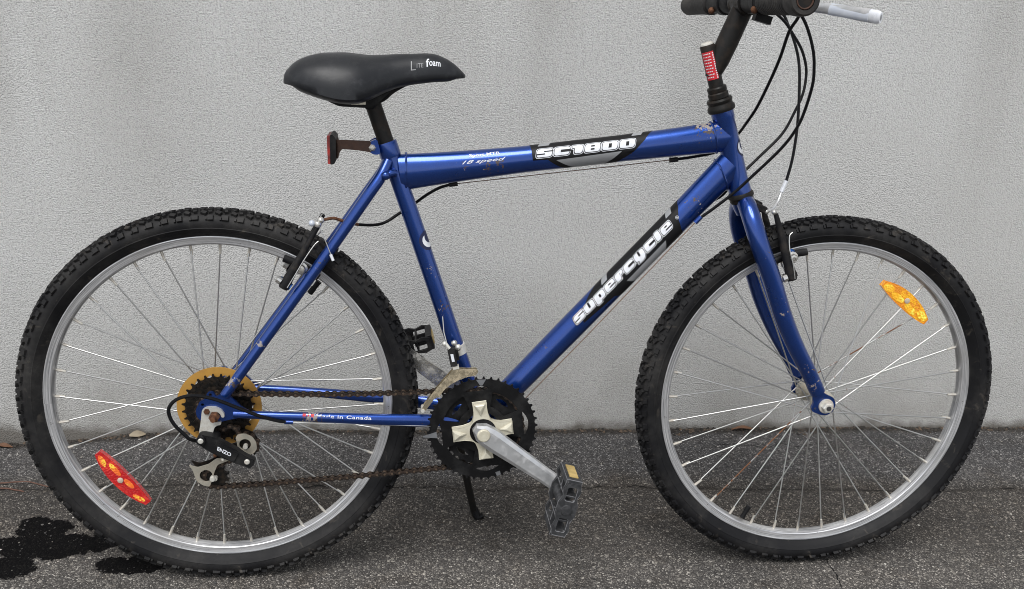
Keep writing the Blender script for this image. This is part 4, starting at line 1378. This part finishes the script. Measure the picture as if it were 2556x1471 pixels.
def crank_arm(sgn, ang, mat):
    c_, s_ = math.cos(R(ang)), math.sin(R(ang))
    m = MB()
    L = .160
    N = 14
    rows = []
    for i in range(N + 1):
        t_ = i / N
        x = -.018 + (L + .018 + .013) * t_
        hw = interp(t_, [0, .05, .1, .2, .5, .8, .93, .98, 1], [.006, .014, .0175, .0185, .0155, .0130, .0130, .010, .004])
        th = interp(t_, [0, .2, .6, 1], [.0085, .0085, .0065, .0060])
        wc = interp(t_, [0, .2, 1], [.0680, .0690, .0780])
        rows.append((x, hw, th, wc))
    vs, fs = [], []
    for x, hw, th, wc in rows:
        for y, dw in ((-hw, -th), (hw, -th), (hw, th * .45), (hw * .62, th), (-hw * .62, th), (-hw, th * .45)):
            vs.append(Vector((x * c_ - y * s_, -sgn * (wc + dw), x * s_ + y * c_)))
    for i in range(N):
        for k in range(6):
            k2 = (k + 1) % 6
            fs.append((i * 6 + k, i * 6 + k2, (i + 1) * 6 + k2, (i + 1) * 6 + k))
    fs.append(tuple(range(6)))
    fs.append(tuple(N * 6 + k for k in range(6)))
    o = m.add(vs, fs).build("crank_arm", mat, crank, ang=28)
    MB().lathe([(.0, .0035), (.0095, .0032), (.0112, .0018), (.0114, 0), (.0114, -.004)], V(0, sgn * .0765, 0), (0, -sgn, 0), 28).build("dust_cap", 'cream', crank)
    return V(BB[0] + L * c_, sgn * .078, BB[1] + L * s_)
pR = crank_arm(1, CA, 'alu')
pL = crank_arm(-1, CA + 180, 'chrome')
# raised lettering cast into the far arm, seen from its inner side
def arm_at(s, y, off):
    a = R(CA + 180)
    c_, s_ = math.cos(a), math.sin(a)
    return Vector((s * c_ - y * s_, (.0625 + .0575 * 0 + .0094 * (s / .16)) - off, s * s_ + y * c_))
v0, f0, _ = fit_text("A TOP 170", .060, .128, -.0045, .0045, offset=.01)
lay("lettering", (v0, f0), arm_at, .0008, 'rust', crank)

# pedals
def pedal(pos, sgn, rot, mat):
    """box-section platform pedal; long side along local x, thickness along local z, axle along w"""
    rm = Matrix.Rotation(-R(rot), 3, 'Y')
    pos = Vector(pos)
    P = lambda x, w, z_: pos + rm @ Vector((x, 0, z_)) + Vector((0, -sgn * w, 0))
    core = MB().tube([P(0, -.002, 0), P(0, .014, 0), P(0, .016, 0), P(0, .085, 0), P(0, .092, 0)], [.0065, .0065, .0125, .0120, .0085], 16)
    o = core.build("pedal", mat, bike)
    m = MB()
    for x in (-.046, .046):                # end boxes that carry the reflectors
        m.box(P(x, .052, 0), (.011, .066, .027), rm)
    for w in (.017, .087):                 # side plates: toothed cage
        pts = [(-.048, -.011), (-.035, -.0145), (-.022, -.0115), (-.010, -.0160), (.010, -.0160), (.022, -.0115), (.035, -.0145), (.048, -.011),
               (.048, .011), (.035, .0145), (.022, .0115), (.010, .0160), (-.010, .0160), (-.022, .0115), (-.035, .0145), (-.048, .011)]
        m.plate(pts, w - .003, w + .003, [rnd_poly([(-.040, -.008), (-.016, -.008), (-.016, .008), (-.040, .008)], .003), rnd_poly([(.016, -.008), (.040, -.008), (.040, .008), (.016, .008)], .003)],
                fn=lambda u, ww, v: P(u, ww, v))
    for x in (-.022, .022):                # cross ribs
        m.box(P(x, .052, 0), (.0035, .068, .022), rm)
    for x, w in ((-.03, .052), (.03, .052)):
        m.box(P(x, w, 0), (.028, .0035, .022), rm)
    cg = m.build("pedal_cage", mat, o, bevel=.0013, edge=1)
    cg.data.materials.append(M['scuffedge'] if sgn > 0 else M['plastic'])
    for x in (-.0520, .0520):
        MB().box(P(x, .052, 0), (.0022, .044, .0150), rm).build("pedal_reflector", 'yellowrefl', o)
    return o
pedal(pR, 1, 76, 'scuff')
pedal(pL, -1, 17, 'plastic')

# ---------------- chain
def arc(c, r, a0, a1, step=.004):
    n_ = max(2, int(abs(a1 - a0) * r / step))
    return [(c[0] + r * math.cos(a), c[1] + r * math.sin(a)) for a in np.linspace(a0, a1, n_)]
r16 = 12.7e-3 / (2 * math.sin(PI / 16))
J1, J2, rj = (.0442, .2700), (-.0075, .2130), .0190
path = []
path += arc(BB, pr34, R(-92), R(93))                                   # round the middle ring
up0, up1 = path[-1], (0 + r16 * math.cos(R(88)), RT + r16 * math.sin(R(88)))
for t_ in np.linspace(0, 1, 40)[1:-1]:
    path.append((up0[0] + (up1[0] - up0[0]) * t_, up0[1] + (up1[1] - up0[1]) * t_ - .0050 * math.sin(PI * t_)))
path += arc((0, RT), r16, R(88), R(318))
path += arc(J1, rj, R(118), R(-28))
path += arc(J2, rj, R(138), R(278))
lo0, lo1 = path[-1], path[0]
for t_ in np.linspace(0, 1, 50)[1:-1]:
    path.append((lo0[0] + (lo1[0] - lo0[0]) * t_, lo0[1] + (lo1[1] - lo0[1]) * t_ - .0025 * math.sin(PI * t_)))
P = np.array(path + [path[0]])
seg = np.hypot(*np.diff(P, axis=0).T)
cum = np.concatenate([[0], np.cumsum(seg)])
NL = int(round(cum[-1] / .0127))
NL += NL % 2
pins = []
for k in range(NL):
    s_ = cum[-1] * k / NL
    u, v = np.interp(s_, cum, P[:, 0]), np.interp(s_, cum, P[:, 1])
    w = interp(u, [.05, .38], [.0495, .0407])
    pins.append(V(u, w, v))
cm = MB()
for p in pins:
    cm.cyl(p + V(0, .0022, 0), p - V(0, .0022, 0), .0038, n=8)
    cm.cyl(p + V(0, .0052, 0), p - V(0, .0052, 0), .0019, n=8)
M['pins'] = m_simple('worn_chain_pins', (.12, .085, .06), .5, .5, .4, 300)
chain = cm.build("chain", 'pins', bike, clean=False, ang=50)
def link_mesh(wo):
    pitch = cum[-1] / NL
    pts = []
    for a in np.linspace(R(60), R(300), 7):
        pts.append((.0044 * math.cos(a), .0044 * math.sin(a)))
    pts.append((pitch / 2, -.0021))
    for a in np.linspace(R(-120), R(120), 7):
        pts.append((pitch + .0044 * math.cos(a), .0044 * math.sin(a)))
    pts.append((pitch / 2, .0021))
    m = MB()
    for s_ in (1, -1):
        m.plate(pts, s_ * wo, s_ * (wo + .0010))
    me = m.mesh("link", ang=30)
    me.materials.append(M['chain'])
    return me
lk = (link_mesh(.0022), link_mesh(.0036))
for k in range(NL):
    a, b_ = pins[k], pins[(k + 1) % NL]
    o = link("link", lk[k % 2], chain)
    o.location = a
    d = b_ - a
    o.rotation_euler = (0, -math.atan2(d.z, d.x), 0)

# ---------------- rear derailleur
m = MB().plate(rnd_poly([(-.0198, .3400), (-.0150, .3440), (-.0088, .3455), (.002, .3450), (.0105, .3405), (.0150, .3335), (.0152, .3275), (.0105, .3270), (.0090, .3330), (.0040, .3372), (-.002, .3365), (-.0055, .3300), (-.0020, .3205), (.0040, .3188), (.0092, .3200), (.0090, .3145), (.0020, .3130), (-.0020, .3090), (-.0050, .2990), (-.0270, .2990), (-.0235, .3160)], .002, 2), .0640, .0695)
hang = m.build("rear_derailleur", 'zinc', bike, bevel=.0012, label="rear derailleur with silver hanger and black body")
MB().lathe([(0, .004), (.0045, .0038), (.0052, .002), (.0052, 0)], V(-.0122, .0690, .3380), (0, -1, 0), 6).build("hanger_bolt", 'rust', hang, ang=20)
m = MB().plate(rnd_poly([(-.0262, .2985), (-.0190, .3045), (-.006, .3020), (.0050, .2985), (.0075, .2905), (-.0080, .2780), (-.0255, .2880)], .004), .060, .0865)
m.cyl(V(-.0198, .0600, .2963), V(-.0198, .0930, .2963), .0075, n=16)
m.build("derailleur_knuckle", 'plastic', hang, bevel=.0015)
dd = Vector((.0705, -.0395)).normalized()
nn = Vector((-dd.y, dd.x))
def dq(s, n_):
    p = Vector((-.0198, .2963)) + dd * s + nn * n_
    return (p.x, p.y)
body = MB().plate(rnd_poly([dq(.006, -.0105), dq(.006, .0100), dq(.018, .0120), dq(.030, .0120), dq(.058, .0110), dq(.072, .0080), dq(.0905, .0085), dq(.0935, .0), dq(.0900, -.0085), dq(.066, -.0115), dq(.040, -.0125), dq(.022, -.0120)], .003), .0760, .0880)
body = body.build("derailleur_body", 'plastic', hang, bevel=.002)
MB().plate(rnd_poly([dq(.023, -.0095), dq(.023, .0090), dq(.062, .0085), dq(.062, -.0088)], .002), .0880, .0905).build("derailleur_plate", 'plastic', hang, bevel=.001)
for s_ in (.0, .0810):
    p = dq(s_, 0)
    MB().lathe([(0, .0018), (.0035, .0017), (.0046, .0005), (.0046, -.002)], V(p[0], .0928 if s_ == 0 else .0885, p[1]), (0, -1, 0), 14).build("pivot_pin", 'zinc', hang)
def enz(s, y, off):
    p = dq(.0405 + s, y)
    return V(p[0], .0906 + off, p[1])
v0, f0, _ = fit_text("ENZO", -.0125, .0125, -.0030, .0035, offset=.03, shear=-.25)
lay("lettering", (v0, f0), enz, .0003, 'white', hang, cut=0)
v0, f0 = poly2([(.034, .0055), (.048, .0050), (.048, .0065), (.034, .0075)])
# pulley cage: pale outer plate, inner plate coloured dark so it recedes, two pulleys
def cage_plate(w0, w1, mat='zincrust'):
    up = [(.0290, .2870), (.0330, .2925), (.0443, .2940), (.0560, .2880), (.0620, .2780), (.0630, .2660), (.0570, .2575), (.0440, .2540), (.0335, .2600)]
    lo = [(.0335, .2600), (.0142, .2515), (-.0035, .2496), (-.0164, .2399), (-.0343, .2343), (-.0490, .2392), (-.0425, .2290), (-.0405, .2200), (-.0370, .2090), (-.0270, .2010), (-.0168, .1985), (-.0125, .2100), (-.0080, .2250), (-.0020, .2385), (.0140, .2450), (.0440, .2540)]
    m = MB()
    m.plate(rnd_poly(up + [], .003), w0, w1, [ring2((.0440, .2745), .0095, 18)])
    m.plate(rnd_poly(lo, .003), w0 + .0004, w1 + .0004, [ring2((-.0215, .2190), .0105, 18)])
    return m.build("pulley_cage", mat, hang, ang=30)
cage_plate(.0570, .0585)
cage_plate(.0395, .0410, 'sprocket')
for c_ in (J1, J2):
    MB().plate(tooth_ring(11, .0225, .0170, c_), .0455, .0525, [ring2(c_, .004, 12)]).build("jockey_wheel", 'sprocket', hang, ang=25)
    MB().cyl(V(c_[0], .0390, c_[1]), V(c_[0], .0600, c_[1]), .0040, n=12).build("pulley_bolt", 'zinc', hang)
MB().lathe([(0, .005), (.004, .0048), (.0048, .003), (.0048, -.003)], V(-.0110, .0590, .2140), (0, -1, 0), 12).build("pulley_bolt", 'zinc', hang)
for p in ((-.0005, .2665), (.0120, .2590)):
    MB().ball(V(p[0], .083, p[1]), .0032, 8, 5).build("limit_screw", 'zinc' if p[0] > 0 else 'rust', hang)
cable("cable_housing", [(-.0290, .080, .2915), (-.0375, .086, .2968), (-.0437, .088, .3041), (-.0608, .09, .3262), (-.0671, .09, .347), (-.0602, .09, .362), (-.0444, .09, .3712), (-.0227, .088, .373), (.0053, .085, .365), (.0381, .08, .3485), (.0714, .074, .3314), (.098, .066, .3195), (.112, .0610, .3150)], .0030, 'cable')

# ---------------- front derailleur
cl0 = BBv + d_st * .134
m = MB().tube([cl0 - d_st * .0085, cl0 - d_st * .0080, cl0 + d_st * .0080, cl0 + d_st * .0085], [.0150, .0162, .0162, .0150], 28)
fd = m.build("front_derailleur", 'zinc', bike)
m = MB().plate(rnd_poly([(.3765, .4340), (.3885, .4360), (.3935, .4065), (.3825, .4040)], .002), .034, .046)
m.plate(rnd_poly([(.381, .430), (.394, .432), (.398, .412), (.386, .410)], .002), .012, .034)
m.build("derailleur_linkage", 'plastic', fd, bevel=.0015)
MB().ball(V(.3885, .030, .4410), .0052).ball(V(.3950, .031, .4335), .0058).build("clamp_screw", 'chrome', fd)
MB().ball(V(.3720, .040, .4430), .0042).tube([V(.3730, .040, .4440), V(.3800, .042, .4350)], .0030, 8).build("cable_anchor", 'zinc', fd)
wire([(.3690, .016, .4830), (.3710, .030, .4600), (.3760, .040, .4420)], 'steelwire', .0009)
MB().plate([(.3815, .4265), (.3862, .4270), (.3890, .4140), (.3845, .4130)], .0461, .0466).build("maker_label", 'white', fd)
outer = [(.3860, .4025), (.3950, .4045), (.4080, .4030), (.4265, .4035), (.4280, .3985), (.4235, .3925), (.4090, .3900), (.3950, .3845), (.3810, .3760), (.3710, .3665), (.3650, .3570), (.3560, .3520), (.3400, .3290), (.3360, .3275), (.3330, .3310), (.3520, .3610), (.3650, .3770), (.3760, .3900)]
MB().plate(rnd_poly(outer, .002, 2), .0545, .0560).build("derailleur_cage", 'brass', fd, bevel=.0004)
MB().plate(rnd_poly([(u, v - .004) for u, v in outer], .002, 2), .0350, .0362).build("derailleur_cage", 'brass', fd, bevel=.0004)
m = MB()
m.plate([(.386, .4020), (.396, .4045), (.396, .4060), (.386, .4035)], .035, .056)
m.build("cage_bridge", 'zinc', fd)
MB().cyl(V(.3365, .035, .3305), V(.3365, .0575, .3305), .0032, n=10).build("cage_pin", 'zinc', fd)

# ---------------- V-brakes
def vbrake(name, piv, top, along, wz, label, is_front):
    """piv/top: (u,w,v) of the right arm; mirrored for the left"""
    b0 = MB().cyl(V(piv[0] - along.x * .012, piv[1] - .004, piv[2] - along.y * .012), V(piv[0] + along.x * .010, piv[1] - .004, piv[2] + along.y * .010), .0062, n=12)
    root = b0.build(name, 'blueanod' if not is_front else 'black', bike, label=label)
    for s_ in (1, -1):
        p0, p1 = V(piv[0], piv[1] * s_, piv[2]), V(top[0], top[1] * s_, top[2])
        if is_front:
            pts = [p0 + (p0 - p1).normalized() * .008, p0, p0.lerp(p1, .35), p0.lerp(p1, .62) + V(.001, 0, 0), p0.lerp(p1, .86), p1]
            rr = [.0075, .0092, .0082, .0068, .0050, .0040]
            bb = [.0065, .0075, .0055, .0045, .0042, .0036]
        else:
            pts = [p0 + (p0 - p1).normalized() * .008, p0, p0.lerp(p1, .35), p0.lerp(p1, .7), p1]
            rr = [.0070, .0088, .0062, .0046, .0040]
            bb = [.0060, .0070, .0055, .0048, .0040]
        p = spline(pts, 5)
        k = np.linspace(0, 1, len(p))
        kk = np.linspace(0, 1, len(pts))
        MB().tube(p, [interp(x, kk, rr) for x in k], 12, b=[interp(x, kk, bb) for x in k]).build("brake_arm", 'black', root)
        # pad and its bolt
        pd = p0.lerp(p1, .26)
        pd = Vector((pd.x, -s_ * .0195, pd.z)) + V(along.x * .010, 0, along.y * .010)
        e = V(-along.y, 0, along.x)
        hubc = FH if is_front else RH
        rad = Vector((pd.x - hubc.x, 0, pd.z - hubc.z)).normalized()
        pd = Vector((hubc.x, pd.y, hubc.z)) + rad * .2775
        tang = Vector((-rad.z, 0, rad.x))
        q_ = spline([pd - tang * .032 - rad * .0035, pd, pd + tang * .032 - rad * .0035], 4)
        MB().tube(q_, .0062, 10, b=.0052).build("brake_pad", 'plastic', root, ang=40)
        bo = Vector((pd.x, -s_ * .024, pd.z))
        MB().cyl(bo, bo + Vector((0, -s_ * .020, 0)), .0032, n=10).lathe([(.003, .021), (.0062, .0205), (.0072, .0185), (.0075, .013), (.0105, .012), (.0105, .010), (.003, .010)], bo, (0, -s_, 0), 12).build("pad_bolt", 'chrome', root, ang=25)
        # pivot bolt and return spring
        MB().lathe([(0, .005), (.004, .0048), (.0060, .003), (.0062, -.004)], p0 + V(along.x * .012, 0, along.y * .012) * -1.0, (-along.x, 0, -along.y), 10).build("pivot_bolt", 'chrome', root)
        sp = spline([p0 + V(.004, s_ * .007, -.004), p0.lerp(p1, .2) + V(.006, s_ * .008, -.002), p0.lerp(p1, .45) + V(.007, s_ * .007, -.002), p0.lerp(p1, .62) + V(.012, s_ * .003, .002), p0.lerp(p1, .64) + V(.018, s_ * .001, .007)], 5)
        MB().tube(sp, .0009, 6).build("return_spring", 'steelwire', root)
    return root
rb = vbrake("brake", (.1165, .049, .5465), (.1715, .036, .6435), Vector((.80, -.60)), 1, "rear rim brake on the seat stays", False)
fb = vbrake("brake", (.9545, .043, .5640), (.9205, .030, .6670), Vector((.92, .39)), 1, "front rim brake ahead of the fork", True)
# cable ends, pinch bolts
MB().ball(V(.1690, .038, .6420), .0062).ball(V(.1735, .036, .6480), .0055).build("pinch_bolt", 'chrome', rb)
MB().ball(V(.1600, .041, .6440), .0052).build("pinch_nut", 'wrap', rb)
wire([(.1772, .026, .6470), (.1700, .0, .6470), (.1700, -.036, .6440)], 'steelwire', .0009)
wire([(.1725, .044, .6365), (.1800, .048, .6200), (.1895, .052, .5960)], 'steelwire', .0008)
MB().cyl(V(.1890, .052, .5965), V(.1930, .053, .5865), .0024, n=8).build("cable_end", 'white', rb)
MB().box(V(.8960, .022, .6750), (.020, .016, .012), Matrix.Rotation(.45, 3, 'Y')).build("noodle_holder", 'black', fb, bevel=.002)
MB().ball(V(.9050, .026, .6700), .0048).ball(V(.9165, .032, .6700), .0046).build("pinch_bolt", 'chrome', fb)
MB().cyl(V(.879, -.012, .684), V(.897, .014, .676), .0080, n=12).build("cable_boot", 'plastic', fb)
MB().lathe([(0, .004), (.006, .003), (.0085, 0), (.006, -.003)], V(.9560, .024, .5980), (0, -1, 0), 10).build("pad_washer", 'blueanod', fb, ang=20)

# ---------------- kickstand (far side)
KF = Vector((.4487, .1544, .004))
Li = Matrix.Rotation(LEAN, 3, 'X')
kf = Li @ KF
m = MB().tube(spline([V(.405, -.030, .288), V(.404, -.040, .262), V(.408, -.052, .21), kf + V(-.006, 0, .012), kf], 6), [.0085] * 6 + [.0070] * 13 + [.0062] * 6, 12)
ks = m.build("kickstand", 'black_satin', bike)
MB().tube([kf + V(-.006, 0, .016), kf + V(.0015, 0, -.002), kf + V(.012, 0, .002)], [.0085, .0085, .006], 10).build("kickstand_foot", 'plastic', ks)
MB().box(V(.400, -.012, .291), (.05, .05, .012)).build("kickstand_bracket", 'black_satin', ks, bevel=.002)

# ------------------------------------------------------------------ small things on the ground
M['twig'] = m_simple('dry_reddish_twig', (.11, .055, .038), .8, 0, .4, 120)
M['leaf'] = m_simple('dry_pale_leaf', (.27, .225, .16), .8, 0, .3, 60)
M['leafbrown'] = m_simple('dry_brown_leaf', (.12, .058, .030), .8, 0, .4, 80)
def gp(x, y, h=0.):
    return Vector((x, y, ground_z(x, y) + h))
def twig(label, pts, r0, r1):
    p = spline([gp(x, y, h) for x, y, h in pts], 6)
    k = np.linspace(0, 1, len(p))
    p = [q_ + Vector((noise.noise(q_ * 40) * .002, noise.noise(q_ * 40 + Vector((5, 0, 0))) * .002, 0)) for q_ in p]
    o = MB().tube(p, [r0 + (r1 - r0) * x for x in k], 7).build("twig", 'twig', None)
    tag(o, label, "twig", "dry twigs lying left of the rear wheel")
twig("long thin reddish twig reaching the rear tyre from the left edge", [(-.56, .322, .004), (-.50, .322, .005), (-.455, .322, .005), (-.415, .308, .004), (-.375, .292, .003)], .0016, .0011)
twig("short reddish twig nearer the camera left of the rear tyre", [(-.55, .300, .003), (-.50, .303, .004), (-.475, .294, .003), (-.450, .281, .003)], .0019, .0012)
def leaf(label, x, y, L, Wd, rz, tilt, mat, h=.004):
    m = MB()
    N = 8
    vs, fs = [], []
    for i in range(N + 1):
        t_ = i / N
        hw = Wd / 2 * math.sin(PI * (.06 + .90 * t_)) ** .8
        for k in range(5):
            s_ = -1 + k / 2
            vs.append((L * (t_ - .5), hw * s_, .25 * hw * s_ * s_ + L * .12 * math.sin(PI * t_ * 1.2) + .0006 * math.sin(9 * t_ + k)))
    for i in range(N):
        for k in range(4):
            fs.append((i * 5 + k, i * 5 + k + 1, i * 5 + k + 6, i * 5 + k + 5))
    n0 = len(vs)
    vs += [(a, b_, c_ - .0007) for a, b_, c_ in vs]
    fs += [tuple(n0 + i for i in reversed(f)) for f in fs]
    o = m.add(vs, fs).build("leaf", mat, None, clean=False)
    o.location = gp(x, y, h)
    o.rotation_euler = (tilt, 0, rz)
    tag(o, label, "leaf")
leaf("pale dry leaf lying at the foot of the wall behind the rear wheel", -.283, .500, .034, .015, .25, .65, 'leaf', .006)
leaf("brown curled leaf at the wall foot on the far left", -.566, .497, .034, .010, -.15, .4, 'leafbrown')
leaf("small brown leaf at the wall foot beside the rear tyre on the left", -.498, .498, .024, .009, .3, .5, 'leafbrown')
leaf("flat brown leaf strip at the wall foot behind the front wheel", 1.105, .4905, .062, .009, 0, .3, 'leafbrown', .003)

# loose grit: nobody could count it
def grit(name, label, n, fx, fy, smin, smax, mat, seed):
    rnd = random.Random(seed)
    vs, fs = [], []
    base = [(1, 0, 0), (-1, 0, 0), (0, 1, 0), (0, -1, 0), (0, 0, 1), (0, 0, -1)]
    tri = [(0, 2, 4), (2, 1, 4), (1, 3, 4), (3, 0, 4), (2, 0, 5), (1, 2, 5), (3, 1, 5), (0, 3, 5)]
    for _ in range(n):
        x = fx(rnd)
        y = fy(rnd, x)
        s_ = smin + (smax - smin) * rnd.random() ** 3
        c_ = gp(x, y, s_ * .25)
        a = rnd.uniform(0, PI)
        k = len(vs)
        for b_ in base:
            q_ = Vector(b_) * s_ * rnd.uniform(.6, 1.25)
            q_.z *= .65
            q_ = Matrix.Rotation(a, 3, 'Z') @ q_
            vs.append(tuple(c_ + q_))
        fs += [tuple(i + k for i in t_) for t_ in tri]
    me = bpy.data.meshes.new(name)
    me.from_pydata(vs, [], fs)
    o = link(name, me, None, mat)
    tag(o, label, "grit", kind='stuff')
def m_grit(name, stops):
    t = NT(name)
    c = t.coord()
    r = t.n("ShaderNodeNewGeometry").outputs["Random Per Island"]
    return t.set(base=t.ramp(r, stops), rough=.9)
M['grit'] = m_grit('mixed_grit', [(0, (.035, .034, .034)), (.5, (.075, .072, .07)), (.8, (.14, .13, .12)), (.94, (.26, .24, .21)), (1, (.5, .48, .44))])
M['gritdark'] = m_grit('dark_crumbs', [(0, (.018, .016, .014)), (.7, (.04, .034, .028)), (1, (.11, .075, .05))])
grit("loose_grit", "loose grit scattered over the asphalt", 9000, lambda r: r.uniform(-.8, 2.0), lambda r, x: r.uniform(-.2, .49), .0007, .0034, 'grit', 1)
grit("wall_crumbs", "dark crumbs and dirt along the foot of the wall", 4200, lambda r: r.uniform(-.8, 2.0), lambda r, x: wall_y(x) - abs(r.gauss(0, .006 + .012 * max(0, noise.noise((x * 6, 2, 7))))) - .001, .0010, .0062, 'gritdark', 2)
